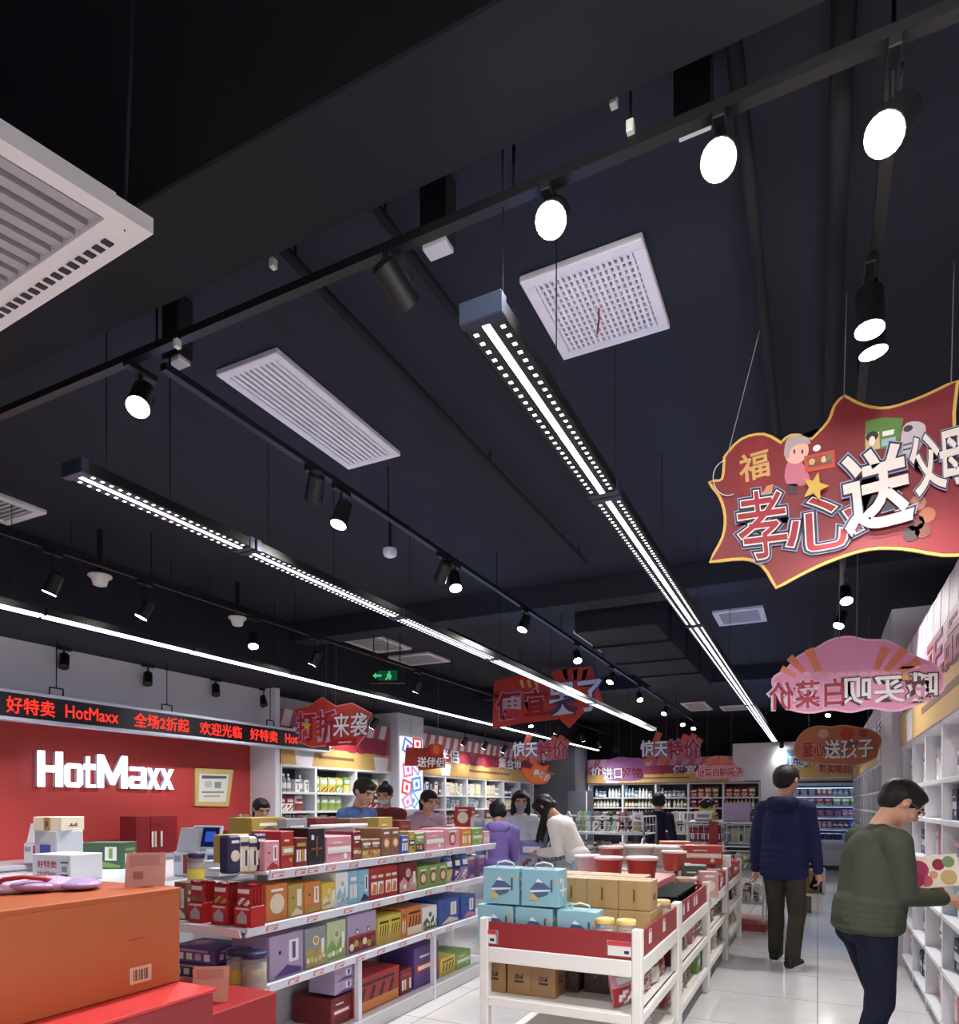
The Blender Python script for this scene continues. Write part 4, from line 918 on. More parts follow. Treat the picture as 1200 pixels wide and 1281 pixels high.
# till side wall (faces the aisle)
e1 = [6.70, 7.38, 8.29, 9.20]
tabs = [[S1, S3, S13], [S2, S4, S4], [S2, S8, S3]]
for i in range(3):
    w = e1[i + 1] - e1[i]; loc = (-6.1, (e1[i] + e1[i + 1]) / 2, 0)
    bay('%s white wall shelf bay of the till side, between red wall and lit pillar' % ORD[i], w, .36, loc, R(90), group='till side shelves before the lit pillar')
    for q, lev in enumerate((5, 4, 3)): fill(w, .36, loc, R(90), lev, tabs[i][q], '%s bay past the red wall' % ORD[i], rng)
e2 = [10.10, 11.0, 11.87, 12.7, 13.6, 14.5, 15.35]
tabs = [[S5, S8, S3], [S6, S7, S8], [S6, S7, S8], [S6, S3, S11], [S14, S6, S11], [S10, S6, S3]]
for i in range(6):
    w = e2[i + 1] - e2[i]; loc = (-6.1, (e2[i] + e2[i + 1]) / 2, 0)
    bay('%s white wall shelf bay of the till side, past the lit pillar' % ORD[i], w, .36, loc, R(90), group='till side shelves past the lit pillar')
    for q, lev in enumerate((5, 4, 3)): fill(w, .36, loc, R(90), lev, tabs[i][q], '%s bay past the lit pillar' % ORD[i], rng)
# back wall
e3 = [-5.3, -4.40, -3.58, -2.80, -2.0, -1.2]
tabs = [[S10, S9, S8], [S10, S9, S9], [S10, S9, S1], [S11, S12, S12], [S11, S9, S7]]
for i in range(5):
    w = e3[i + 1] - e3[i]; loc = ((e3[i] + e3[i + 1]) / 2, 17.1, 0)
    bay('%s white shelf bay of the back wall, counted from the till side corner' % ORD[i], w, .45, loc, 0, group='back wall shelves')
    for q, lev in enumerate((5, 4, 3)): fill(w, .45, loc, 0, lev, tabs[i][q], '%s back wall bay from till corner' % ORD[i], rng)
t = thing('storage_cabinet', 'dark grey cabinet with pale edge in the till side back corner', 'cabinet', (-5.1, 15.6, 0))
MB().box(-.24, .24, 0, .5, 0, 1.75, mat((92, 98, 112), .5), .005).build('cabinet_body', t); MB().box(.215, .25, -.012, .0, .05, 1.73, mat((214, 216, 220), .5)).build('door_edge', t)
# aisle side wall
e4 = [2.45, 3.35, 4.25, 5.0, 5.72, 6.44, 7.15]
for i in range(6):
    w = e4[i + 1] - e4[i]; loc = (.68, (e4[i] + e4[i + 1]) / 2, 0)
    bay('%s white shelf bay of the aisle side wall, counted towards the pillar' % ORD[i], w, .38, loc, R(-90), group='aisle side shelves before the pillar')
    tb = [[S13, S14, S7], [S14, S13, S6], [S14, S6, S13], [S13, S3, S6], [S6, S14, S13], [S12, S6, S13]][i]
    for lev in range(6): fill(w, .38, loc, R(-90), lev, tb[(lev + i) % 3], '%s aisle bay before the pillar' % ORD[i], rng, mx=7)
e5 = [8.35 + .92 * k for k in range(10)]
for i in range(9):
    w = .92; loc = (.68, (e5[i] + e5[i + 1]) / 2, 0)
    bay('%s white shelf bay of the aisle side wall, beyond the pillar' % ORD[i], w, .38, loc, R(-90), group='aisle side shelves beyond the pillar')
    for lev in (5, 4): fill(w, .38, loc, R(-90), lev, [S6, S10, S13, S7][(i + lev) % 4], '%s aisle bay past the pillar' % ORD[i], rng, mx=4)

# ================================================================ OPEN CHILLER
t = thing('open_chiller', 'tall open chiller cabinet with blue lit shelves at the aisle end', 'chiller', (.18, 16.75, 0))
CH = mat((206, 210, 218), .35); m = MB().box(-.82, .80, .02, .8, 0, .1, mat((60, 62, 70), .5)).box(-.82, .80, 0, .8, .1, .62, CH, .01).box(-.82, -.74, 0, .8, .62, 1.96, CH, .005).box(.72, .80, 0, .8, .62, 1.96, CH, .005).box(-.82, .80, 0, .8, 1.84, 1.97, CH, .01).box(-.74, .72, .74, .8, .62, 1.84, mat((120, 150, 200), .4)); m.build('cabinet_body', t)
MB().box(-.8, .78, -.012, 0, .44, .56, mat((186, 192, 204), .3)).build('front_bumper', t); MB().box(-.8, .78, -.015, .0, 1.9, 1.94, mat((30, 32, 40), .4)).build('top_trim', t)
CL = [.64, .90, 1.15, 1.40, 1.62]; G_ = emission((.62, .80, 1.0), 2.6)
for z in CL: MB().box(-.74, .72, .12, .74, z - .02, z, mat((190, 206, 226), .3)).box(-.74, .72, .105, .12, z - .035, z + .012, mat((220, 228, 240), .3)).build('shelf_board', t)
for z in CL[1:] + [1.82]: MB().box(-.7, .68, .15, .18, z - .04, z - .028, G_).build('light_tube', t)
CS = [[('tub', 'white', 'light blue', 0), ('tub', 'dark red', 'white', 0)], [('box', 'blue', 'white', 3), ('small box', 'red', 'white', 0), ('small box', 'dark red', 'cream', 1)], [('snack pouch', 'pale green', 'green', 5), ('tub', 'pink', 'red', 0), ('small box', 'pink', 'white', 1)], [('small box', 'orange', 'red', 2), ('box', 'red', 'cream', 0), ('snack pouch', 'yellow', 'green', 0)], [('tub', 'cream', 'red', 0), ('small box', 'orange', 'white', 3), ('jar', 'orange', 'red', 0)]]
for q, z in enumerate(CL):
    x = -.70; i = 0
    while x < .6:
        kind, c, a, sd = CS[q][(i // 3) % len(CS[q])]; w = WID[kind]; pr = proto(kind, c, a, sd); p = (.18 + x + w / 2, 16.75 + .25, z + .001)
        lab = '%s %s on the %s shelf of the chiller, %s along' % (c, kind, ['lowest', 'second', 'middle', 'fourth', 'highest'][q], ORD[i]); s_ = (1, 1, min(1, .16 / HGT[kind]))
        if not pr[1]: put(pr[0], lab, CATW[kind], p, 0, None, s_); pr[1] = True; o = pr[0]
        else: o = dup(pr[0], p, 0, lab, scale=s_)
        o['group'] = 'chilled goods'; x += w + .006; i += 1
# ================================================================ GONDOLA OF GIFT BOXES
GX, GY0, GY1 = -2.53, 2.53, 5.46
RACK = mat((232, 233, 240), .35)
t = thing('gondola_shelf', 'long white double sided gondola shelf stacked with snack gift boxes', 'shelf', (-2.95, GY0, 0))
L = GY1 - GY0
for x in (-.40, .39):
    for y in (.03, .95, 1.88, L - .05):
        h = .5 if x > 0 else 1.08 if (y > .5) else .80
        MB().box(x - .016, x + .016, y, y + .035, 0, h, RACK).build('upright', t)
MB().box(-.012, .012, .5, L, .1, 1.22, mat((206, 206, 212), .5)).build('back_panel', t)
MB().box(-.42, .40, 0, L, .0, .09, mat((214, 214, 218), .5), .004).build('base_plinth', t)
MB().box(-.43, .41, 0, L, .09, .105, RACK, .003).build('shelf_board', t)
for z, y0 in ((.52, 0), (.83, 0), (1.10, .16)):
    MB().box(-.43, .405, y0 if y0 == 0 else .5, L, z - .02, z, RACK, .003).build('shelf_board', t)
    if y0: MB().box(-.012, .405, y0, .498, z - .02, z, RACK, .003).build('shelf_board', t)
    n = 3; ys = [y0, .93, 1.86, L]
    for k in range(3):
        m = MB(); fr = frame((.405, ys[k] + .006, z - .042), (0, 1, 0), (.35, 0, 1)); m.prism([(0, 0), (ys[k + 1] - ys[k] - .012, 0), (ys[k + 1] - ys[k] - .012, .05), (0, .05)], fr, .012, mat((222, 226, 240), .3), 0); m.build('price_rail', t)
    if y0 == 0:
        m = MB(); fr = frame((-.42, -.002, z - .042), (1, 0, 0), (0, -.35, 1)); m.prism([(0, 0), (.82, 0), (.82, .05), (0, .05)], fr, .012, mat((236, 237, 242), .3), 0); m.build('price_rail', t)
MB().box(-.43, .10, .10, .42, .985, 1.0, RACK, .003).build('end_top', t)
for x in (-.42, .07): MB().box(x, x + .02, .36, .38, .83, .985, RACK).build('end_post', t)
# ---- rows of gift boxes, each placed where its front stands on the shelf
XF = GX - .03
def grow_row(z, dep, items, shelf):
    XF = GX - (.075 if z < .2 else .03)
    seen = {}; GAP = {.105: .355, .52: .245, .83: .205, 1.10: 9}[z]
    for k, it in enumerate(items):
        px0, px1, top, base, kind, acc, noun = it[:7]; n = it[7] if len(it) > 7 else 1
        y0, y1 = at(px0, 1100, X=XF).y, at(px1, 1100, X=XF).y; h = at((px0 + px1) / 2, top, X=XF).z - z
        h = min(h, GAP)
        for q in range(n):
            a, b_ = y0 + (y1 - y0) * q / n, y0 + (y1 - y0) * (q + 1) / n; w = (b_ - a) * .985
            bn = base if isinstance(base, str) else it[8]
            loc = (XF - dep / 2, (a + b_) / 2, z + .001); rz = R(90)
            key = (noun, bn); seen[key] = seen.get(key, 0) + 1
            cnt = sum((i[7] if len(i) > 7 else 1) for i in items if i[6] == noun and (i[3] if isinstance(i[3], str) else i[8]) == bn)
            lab = '%s %s on the %s shelf of the gondola' % (bn, noun, shelf) if cnt == 1 else '%s %s on the %s gondola shelf, %s from the till end' % (bn, noun, shelf, ORD[seen[key] - 1])
            if kind == 'pouch':
                o = pouch('snack_pouch', w * .97, h, .09, base, acc, k + q)
                loc = (XF - .06, loc[1], loc[2]); c_ = 'snack bag'
            elif kind == 'jar': o = jar('snack_jar', h, min(.05, w / 2), base, acc, 'yellow'); loc = (XF - .06, loc[1], loc[2]); c_ = 'jar'
            else: o = carton('gift_box', w, dep, h, base, kind, acc, k * 7 + q, bev=.004); c_ = 'box'
            put(o, lab, c_, loc, rz, 'gift packs on the %s gondola shelf' % shelf)
T1 = [(331, 350, 1052, 'pink', 'label', 'red', 'upright carton'), (352, 368, 1040, 'red', 'band', 'olive yellow', 'small box'), (369, 385, 1048, 'dark red', 'bars', 'olive yellow', 'snack carton'),
      (386, 407, 1036, 'black', 'plus', 'brown', 'coffee box'), (409, 440, 1046, 'pink', 'band', 'white', 'wide carton'), (442, 452, 1040, 'dark red', 'food', 'brown', 'biscuit box'),
      (453, 476, 1050, 'brown', 'food', 'olive yellow', 'biscuit box', 2), (478, 500, 1036, 'brown', 'circle', 'orange', 'cookie carton', 2), (502, 511, 1045, 'blue', 'bars', 'white', 'milk carton'), (512, 519, 1040, 'olive yellow', 'band', 'black', 'tea box'), (520, 531, 1042, 'green', 'food', 'navy', 'nut box'),
      (533, 556, 1040, 'pink', 'band', 'white', 'low carton'), (557, 575, 1036, 'pink', 'circle', 'red', 'rose carton'), (577, 590, 1036, 'orange', 'bars', 'yellow', 'chip carton'), (591, 604, 1036, 'green', 'band', 'pale green', 'seaweed carton'), (605, 613, 1040, 'pink', 'bars', 'white', 'slim carton')]
T2 = [(333, 360, 1106, 'orange', 'circle', 'cream', 'ice cream carton'), (361, 380, 1106, 'olive yellow', 'label', 'cream', 'almond box'), (381, 402, 1103, 'orange', 'label', 'olive yellow', 'pineapple cake box'), (403, 420, 1104, 'yellow', 'scene', 'cream', 'pastry box'), (421, 436, 1086, 'white', 'scene', 'light blue', 'milk biscuit box', 1), (437, 448, 1086, 'light blue', 'bars', 'white', 'milk biscuit box', 1), (449, 462, 1088, 'light blue', 'label', 'navy', 'wafer box'),
      (463, 498, 1083, 'red', 'cards', 'orange', 'new year box', 2), (499, 522, 1080, 'dark red', 'scene', 'pink', 'gift box'), (523, 560, 1082, 'green', 'circle', 'red', 'seed carton', 3), (561, 572, 1068, 'blue', 'pouch', 'yellow', 'sweets bag'), (573, 581, 1067, 'navy', 'pouch', 'purple', 'sweets bag'), (582, 591, 1067, 'blue', 'pouch', 'lilac', 'sweets bag')]
T3 = [(337, 380, 1168, 'lilac', 'label', 'purple', 'festival box'), (382, 408, 1160, 'grey', 'scene', 'olive yellow', 'painted tea box'), (409, 433, 1152, 'pale green', 'scene', 'green', 'painted tea box'), (435, 471, 1142, 'lilac', 'penguin', 'dark red', 'penguin carton'), (473, 502, 1145, 'yellow', 'zigzag', 'olive yellow', 'salted egg carton', 2), (503, 508, 1137, 'orange', 'bars', 'brown', 'slim carton'), (509, 528, 1134, 'orange', 'zigzag', 'cream', 'waffle carton'), (529, 547, 1134, 'white', 'scene', 'dark green', 'cow milk box'), (549, 575, 1124, 'blue', 'label', 'cream', 'moon cake box', 1), (577, 595, 1120, 'blue', 'label', 'pink', 'flower cake box')]
grow_row(1.10, .22, T1, 'top'); grow_row(.83, .26, T2, 'middle'); grow_row(.52, .27, T3, 'lower')
T4 = [(414, 440, 1246, 'dark red', 'band', 'red', 'large carton'), (441, 500, 1218, 'red', 'zigzag', 'orange', 'large new year box', 1), (501, 516, 1212, 'dark red', 'bars', 'red', 'upright box'), (518, 549, 1182, 'purple', 'band', 'red', 'chocolate carton'), (551, 570, 1197, 'yellow', 'zigzag', 'olive yellow', 'small egg carton'), (571, 589, 1190, 'green', 'band', 'pale green', 'seaweed box')]
grow_row(.105, .30, T4, 'bottom')
T4H = min(.355, at(427, 1246, X=XF).z - .105) + .001
for k in range(2):
    y = at(428, 1225, X=XF - .05).y; put(carton('gift_box', .19, .2, .075, 'lilac', 'label', 'purple', k), 'flat lilac box on the bottom gondola shelf, %s of its stack' % ('lower', 'upper')[k], 'box', (XF - .13, y, .106 + T4H + k * .076), R(90))
# second layer and backs
def extra(px, top, w, d, h, base, kind, acc, lab, z, back=.34, cat='box', seed=0, rz=R(90)):
    y = at(px, 1050, X=GX - back).y; o = carton('gift_box', w, d, h, base, kind, acc, seed, bev=.004)
    put(o, lab, cat, (GX - back, y, z + .001), rz)
for a in ((300, 0, .22, .2, .165, (176, 146, 62), 'scene', 'brown', 'large mustard gift box at the till end of the gondola top', 1.10, .56), (322, 0, .30, .2, .26, (166, 136, 52), 'circle', 'brown', 'tall mustard carton at the back of the gondola top', 1.10, .70),
          (360, 0, .2, .16, .25, 'grey', 'bars', 'white', 'grey carton behind the red boxes on the gondola top', 1.10, .60), (398, 0, .24, .16, .25, 'dark red', 'bars', 'red', 'dark red carton behind the coffee box on the gondola top', 1.10, .60), (438, 0, .22, .16, .24, 'brown', 'food', 'dark red', 'brown biscuit carton at the back of the gondola top', 1.10, .62),
          (472, 0, .2, .16, .24, 'olive yellow', 'band', 'brown', 'mustard pouch carton behind the cookies on the gondola top', 1.10, .62), (497, 0, .18, .16, .21, 'dark red', 'bars', 'brown', 'dark red carton behind the cookie cartons', 1.10, .62), (546, 0, .26, .18, .14, 'navy', 'bars', 'white', 'navy tray carton behind the low pink carton', 1.10, .60)):
    extra(a[0], a[1], *a[2:8], a[8], a[9], a[10])
for k, (px, h, lab) in enumerate(((288, .19, 'first'), (300, .19, 'second'), (311, .18, 'third'), (321, .19, 'fourth'))):
    y = at(px, 1080, X=GX - .1).y; o = carton('picture_tin', .085, .07, h, 'navy' if k in (0, 3) else 'cream', 'circle' if k in (0, 3) else 'bars', 'cream' if k in (0, 3) else 'navy', k, bev=.01)
    put(o, 'tall %s tin on the gondola top, %s from the till end' % ('navy picture' if k in (0, 3) else 'cream striped', lab), 'tin', (GX - .1, y, 1.101), R(90), 'tall tins on the gondola top')
for k, (px, z) in enumerate(((413, 1.10), (436, 1.10))):
    y = at(px, 1080, X=GX - .33).y; m = MB().box(-.1, .1, -.08, .08, 0, .2, clear_plastic(), .006); o = m.build('plastic_box')
    MB().box(-.104, .104, -.084, .084, .19, .21, mat((236, 232, 236), .3), .004).build('lid', o); put(o, 'clear plastic box with white lid, %s behind the wide pink carton' % ORD[k], 'box', (GX - .328, y, z + .001), R(90), 'clear boxes on the gondola top')
# clear purple tubs at the far end of the middle shelf
for k, px in enumerate((596, 605, 614, 622)):
    y = at(px, 1080, X=XF).y
    if y > GY1 - .05: y = GY1 - .1
    p_ = (XF - .06 - .13 * (k % 2), 5.08 + .11 * k * .9, .831); o = MB().box(-.05, .05, -.05, .05, 0, .16, mat((150, 120, 160), .15, coat=.4), .008).build('sweets_tub'); MB().box(-.053, .053, -.053, .053, .15, .175, mat((196, 186, 204), .25), .006).build('lid', o); MB().box(-.0505, .0505, -.0512, -.05, .03, .1, col(cc('purple'))).build('label_band', o)
    put(o, 'glossy purple sweets tub at the far end of the middle gondola shelf, %s in' % ORD[k], 'tub', p_, R(90), 'purple sweets tubs')
# ---- till end of the gondola: red gift bags, jar, leaflet, candy boxes
n_ = 0
for tr in range(3):
    c = at(258 + tr * 29, 1150, Y=2.62); x0 = c.x
    o = MB().box(-.058, .058, -.05, .05, 0, .105, mat((186, 34, 40), .45), .003); F = frame((0, -.05, 0), (1, 0, 0), (0, 0, 1)); o.prism([(-.035, .02), (.03, .02), (.03, .06), (.0, .085), (-.035, .055)], F, .0015, col((176, 180, 190))).rect(F, -.045, .045, .088, .098, col(cc('cream'))); o = o.build('display_tray')
    put(o, 'red display tray of gift pouches on the till end shelf, %s from the orange carton' % ORD[tr], 'tray', (x0, 2.60, .831), 0, 'red display trays')
    for k in range(4):
        n_ += 1; o = pouch('gift_pouch', .108, .17, .022, 'red', 'red', n_, 'dark red'); put(o, 'slim red gift pouch, %s of the %s red tray' % (ORD[k], ORD[tr]), 'pouch', (x0, 2.60 - .033 + .022 * k, .937), 0, 'red gift pouches', (1, 1, .62))
put(carton('gift_box', .09, .08, .2, 'brown', 'label', 'cream', 3), 'brown upright box beside the red gift trays', 'box', (at(233, 1148, Y=2.62).x, 2.62, .831), 0)
c = at(240, 1104, Z=1.001); put(jar('snack_jar', .165, .047, (150, 104, 62), 'navy', 'yellow'), 'tall snack jar with navy lid standing on the till end top', 'jar', (c.x, c.y + .03, 1.001))
for k, px in enumerate((297, 320)):
    c = at(px, 1245, Y=2.60); put(jar('snack_jar', .19, .062, (176, 150, 110), 'navy', 'yellow' if k == 0 else None), 'square snack jar with navy lid on the lower till end shelf, %s' % ('yellow label' if k == 0 else 'pistachio filled'), 'jar', (c.x, 2.61 - .02 * k, .521), .3, 'snack jars on the till end')
for k, (dx, z, h, b_) in enumerate(((0, .521, .08, 'navy'), (.02, .602, .085, 'purple'))):
    c = at(245, 1200, Y=2.7); m = carton('candy_box', .30, .22, h, b_, 'bars', 'pink', k, bev=.004); T_ = MB().disc(frame((0, 0, h), (1, 0, 0), (0, 1, 0)), -.05, 0, .07, .07, col((196, 92, 150)), .0015).disc(frame((0, 0, h), (1, 0, 0), (0, 1, 0)), -.05, 0, .04, .04, col((220, 170, 196)), .0025); T_.build('top_print', m)
    put(m, '%s flat candy box on the lower till end shelf' % ('navy' if k == 0 else 'purple'), 'box', (c.x + .06 + dx, 2.72, z), .05)
m = MB(); A_ = at(300, 1096, Z=1.0); T_ = Matrix.Translation((0, 0, .03)) @ Matrix.Rotation(.5, 4, 'Y') @ Matrix.Rotation(.4, 4, 'Z'); m.box(-.05, .05, -.08, .08, 0, .012, mat((236, 236, 240), .4), 0, T_).box(-.045, .045, -.075, -.02, .012, .0135, col((50, 60, 140)), 0, T_)
put(m.build('leaflet_pack'), 'white and blue leaflet pack leaning on the gondola top corner', 'leaflet', (-2.69, 2.75, 1.101))
# ---- price tickets on the rails
TAGP = mat((206, 118, 122), .5); TAGW = mat((236, 232, 232), .5)
tk = MB().box(0, .003, -.04, .04, 0, .026, TAGP).box(.003, .0036, -.034, .01, .004, .012, TAGW).box(.003, .0036, -.034, .034, .015, .022, TAGW).build('price_ticket')
first = True
for z, pxs, nm in ((1.10, (352, 380, 396, 418, 447, 482, 505, 540, 566, 590), 'top'), (.83, (345, 395, 440, 475, 505, 540, 565), 'middle'), (.52, (334, 372, 403, 429, 455, 481, 508, 541, 565), 'lower')):
    for px in pxs:
        y = at(px, 1100, X=GX + .03).y; o = tk if first else tk.copy()
        if not first: COL.objects.link(o)
        first = False
        put(o, 'pink and white price ticket clipped to the %s rail of the gondola' % nm, 'price ticket', (GX + .0015, y, z - .034), 0, 'price tickets on the %s gondola rail' % nm); o.rotation_euler = (0, R(19), 0)

# ================================================================ WHITE DISPLAY TABLES IN A ROW
TXL, TXR = -1.60, -.745
TY = [at(799, 1164, X=-.76).y, at(852, 1130, X=-.745).y, at(888, 1108, X=-.745).y, at(911, 1089, X=-.745).y, at(928, 1073, X=-.745).y]
TP = mat((236, 234, 230), .4); TRED = mat((148, 42, 46), .5)
ZD = .72
for k in range(4):
    y0, y1 = TY[k] + .0, TY[k + 1] - .008; L = y1 - y0; W_ = TXR - TXL
    t = thing('display_table', ('white display table with red sides, stacked with blue boxes and cartons', 'white display table with red sides, holding black trays and red tubs', 'third white display table of the row, with pale tubs', 'white display table at the far end of the row')[k], 'table', (TXL, y0, 0), 0, 'white display tables in a row')
    for x in (0, W_ - .05):
        for y in (0, L - .05): MB().box(x, x + .05, y, y + .05, 0, .85, TP, .006).build('post', t)
    for y in (0, L - .03): 
        MB().box(.05, W_ - .05, y, y + .03, .62, .70, TP, .004).build('front_rail', t); MB().box(.05, W_ - .05, y + .008, y + .02, .70, .83, TRED).build('red_panel', t)
    for x in (0.005, W_ - .035):
        MB().box(x, x + .03, .05, L - .05, .62, .70, TP, .004).build('side_rail', t); MB().box(x + .008, x + .02, .05, L - .05, .70, .83, TRED).build('red_panel', t)
        for z in (.20, .44):
            if z == .44 or k > 0: MB().box(x, x + .03, .05, L - .05, z - .05, z, TP, .004).build('side_rail', t)
    MB().box(.02, W_ - .02, .03, L - .03, ZD - .02, ZD, TP).build('table_deck', t)
    MB().box(.02, W_ - .02, .03, L - .03, .42, .44, TP, .003).build('shelf_board', t); MB().box(.02, W_ - .02, .03, L - .03, .15, .17, TP, .003).build('shelf_board', t)
    MB().box(.05, W_ - .05, .0, .03, .39, .44, TP, .004).build('front_rail', t)
    m = MB()
    for y in (L * .5, ):
        m.box(W_ - .10, W_ - .07, y, y + .02, .0, .62, mat((190, 192, 196), .4)); 
        for q in range(20): m.box(W_ - .071, W_ - .069, y + .004, y + .016, .03 + q * .028, .045 + q * .028, mat((60, 62, 70), .5))
    m.build('slotted_upright', t)
def deck(o, lab, cat, x, y, z=ZD, rz=0, group=None): return put(o, lab, cat, (x, y, z + .001), rz, group)
BL = (126, 182, 198); blue = carton('gift_box', .205, .13, .19, BL, 'mountain', 'white', 1, handle=True, bev=.003)
for k, (px, z, y, lab) in enumerate(((619, 0, 3.36, 'lower'), (667, 0, 3.36, 'lower'), (721, 0, 3.36, 'lower'), (626, 1, 3.36, 'top'), (675, 1, 3.36, 'top'))):
    x = at(px, 1150, Y=3.29).x; l_ = 'light blue mountain gift box, %s layer, %s along the table front' % (lab, ORD[k if k < 3 else k - 3]); loc = (x, y, ZD + .001 + z * .2)
    if k == 0: put(blue, l_, 'box', loc, 0, 'blue mountain boxes')
    else: dup(blue, loc, 0, l_, 'blue mountain boxes')
for k, px in enumerate((640, 690)):
    x = at(px, 1150, Y=3.50).x; dup(blue, (x, 3.52, ZD + .001 + .0), 0, 'light blue mountain gift box hidden behind the front ones, %s along' % ORD[k], 'blue mountain boxes')
KR = (176, 138, 86); kc = carton('kraft_carton', .172, .17, .158, KR, 'tape', 'brown', 2, bev=.003)
first = True
for k, (x, y, z) in enumerate(((-.872, 3.72, 1), (-1.046, 3.72, 1), (-1.22, 3.72, 1), (-.868, 3.70, 0), (-1.043, 3.70, 0), (-1.218, 3.72, 0), (-.95, 3.92, 1), (-1.13, 3.92, 1), (-1.31, 3.93, 1), (-.88, 3.90, 0), (-1.06, 3.90, 0), (-1.24, 3.92, 0), (-1.42, 3.76, 0))):
    rows = ('top layer', 'lower layer')[z == 0]; l_ = 'brown kraft carton on the first display table, %s, %s row, %s from the aisle' % (rows, 'front' if y < 3.8 else 'rear', ORD[(k % 3) if k < 12 else 3]); loc = (x, y, ZD + .001 + z * .16)
    if first: put(kc, l_, 'carton', loc, 0, 'kraft cartons on the first table'); first = False
    else: dup(kc, loc, 0, l_, 'kraft cartons on the first table')
put(carton('kraft_carton', .21, .16, .10, (196, 156, 100), 'stamp', 'brown', 5), 'flat kraft carton lying behind the blue mountain boxes', 'carton', (-1.42, 3.77, ZD + .161), .1)
for k, px in enumerate((757, 784)):
    x = at(px, 1160, Y=3.32).x; deck(jar('snack_jar', .165, .047, (196, 176, 150), (226, 190, 104)), 'clear jar with yellow lid at the table front corner, %s from the aisle' % ORD[1 - k], 'jar', x, 3.315, group='yellow lidded jars')
deck(jar('snack_jar', .165, .045, (196, 176, 150), (226, 190, 104)), 'clear jar with yellow lid behind the cartons, beside the aisle panel', 'jar', -.815, 4.08, group='yellow lidded jars')
kl = carton('kraft_carton', .135, .16, .205, (160, 120, 74), 'stamp', 'brown', 4)
for k, px in enumerate((617, 648, 678)):
    x = at(px, 1230, Y=3.33).x; l_ = 'upright kraft carton on the table lower shelf, %s from the gondola side' % ORD[k]
    if k == 0: put(kl, l_, 'carton', (x, 3.42, .441), 0, 'kraft cartons under the table')
    else: dup(kl, (x, 3.42 + .004 * k, .441), 0, l_, 'kraft cartons under the table')
for k, (x, y) in enumerate(((-1.22, 3.6), (-1.05, 3.64))): put(carton('carton', .15, .17, .19, (74, 54, 44), 'stamp', 'brown', k), 'dark brown carton deep on the table lower shelf, %s from the uprights' % ORD[k], 'carton', (x, y, .441), 0, 'dark cartons under the table')
def bag(lab, x, y, z, w, h, c, a, rz, seed, lean=0.0):
    o = pouch('snack_pouch', w, h, .08, c, a, seed); put(o, lab, 'snack bag', (x, y, z + .003 + .045 * abs(math.sin(lean))), rz, 'bags on the table lower shelves'); o.rotation_euler = (lean, 0, rz)
for k, (x, y, c, a) in enumerate(((-.87, 3.40, 'pink', 'red'), (-.84, 3.66, 'dark red', 'pink'), (-.83, 3.86, 'brown', 'cream'), (-.84, 4.06, 'pink', 'dark red'))): bag('%s plastic bag leaning on the first table lower shelf, %s from its front' % (c, ORD[k]), x, y, .44, .19, .17, c, a, R(75), k, -.2)
for tb in (1, 2, 3):
    n = 5 if tb < 3 else 6
    for lev, z in ((0, .17), (1, .44)):
        for k in range(n):
            y = TY[tb] + .12 + (TY[tb + 1] - TY[tb] - .24) * k / (n - 1); c, a = [('pink', 'dark red'), ('cream', 'brown'), ('brown', 'red'), ('dark red', 'cream'), ('green', 'white'), ('olive yellow', 'brown')][(k * 5 + tb * 2 + lev) % 6]
            nm = '%s of the %s table' % (('lowest shelf', 'lower shelf')[lev], ORD[tb])
            if (k + tb + lev) % 3 == 2: put(carton('snack_carton', .13, .2, .17, c, 'band', a, k), '%s carton on the %s, %s from its near post' % (c, nm, ORD[k]), 'carton', (-.905, y, z + .001), R(90), 'goods under the tables')
            else: bag('%s bag on the %s, %s from its near post' % (c, nm, ORD[k]), -.86, y, z, .17, .15 if lev else .2, c, a, R(80 + 10 * (k % 2)), k + tb, -.12)
# table price cards on the red panels
pc = MB().box(0, .002, -.03, .03, 0, .07, mat((228, 222, 220), .4)).box(.002, .0026, -.03, .03, .055, .07, TAGP).build('price_card'); first = True
for y in (3.5, 3.85, TY[1] + .18, TY[1] + .35, TY[1] + .6, TY[1] + .7, TY[2] + .2, TY[2] + .6, TY[2] + .9, TY[3] + .3, TY[3] + .7, TY[3] + 1.1):
    o = pc if first else pc.copy()
    if not first: COL.objects.link(o)
    first = False; put(o, 'small white price card stuck to the red aisle side panel of the tables', 'price card', (TXR - .0145, y, .745), 0, 'price cards on the red table panels')
for k, px in enumerate((612, 775)):
    c = at(px, 1180, Y=3.24); w = .045 if k == 0 else .065
    m = MB().box(-w, w, -.003, 0, 0, .075, clear_plastic()).box(-w + .006, w - .012, -.0045, -.003, .003, .05, mat((232, 226, 224), .4)).box(-w + .006, w - .012, -.0045, -.003, .052, .072, mat((206, 60, 66), .4)).box(w - .045, w - .022, -.0055, -.0045, .015, .03, mat((40, 40, 46), .5))
    put(m.build('price_holder'), ('clear price holder with red headed card on the red front panel, gondola corner', 'wide clear price holder with red headed card below the yellow lidded jars')[k], 'price holder', (c.x, TY[0] + .0075, .735 - .02))
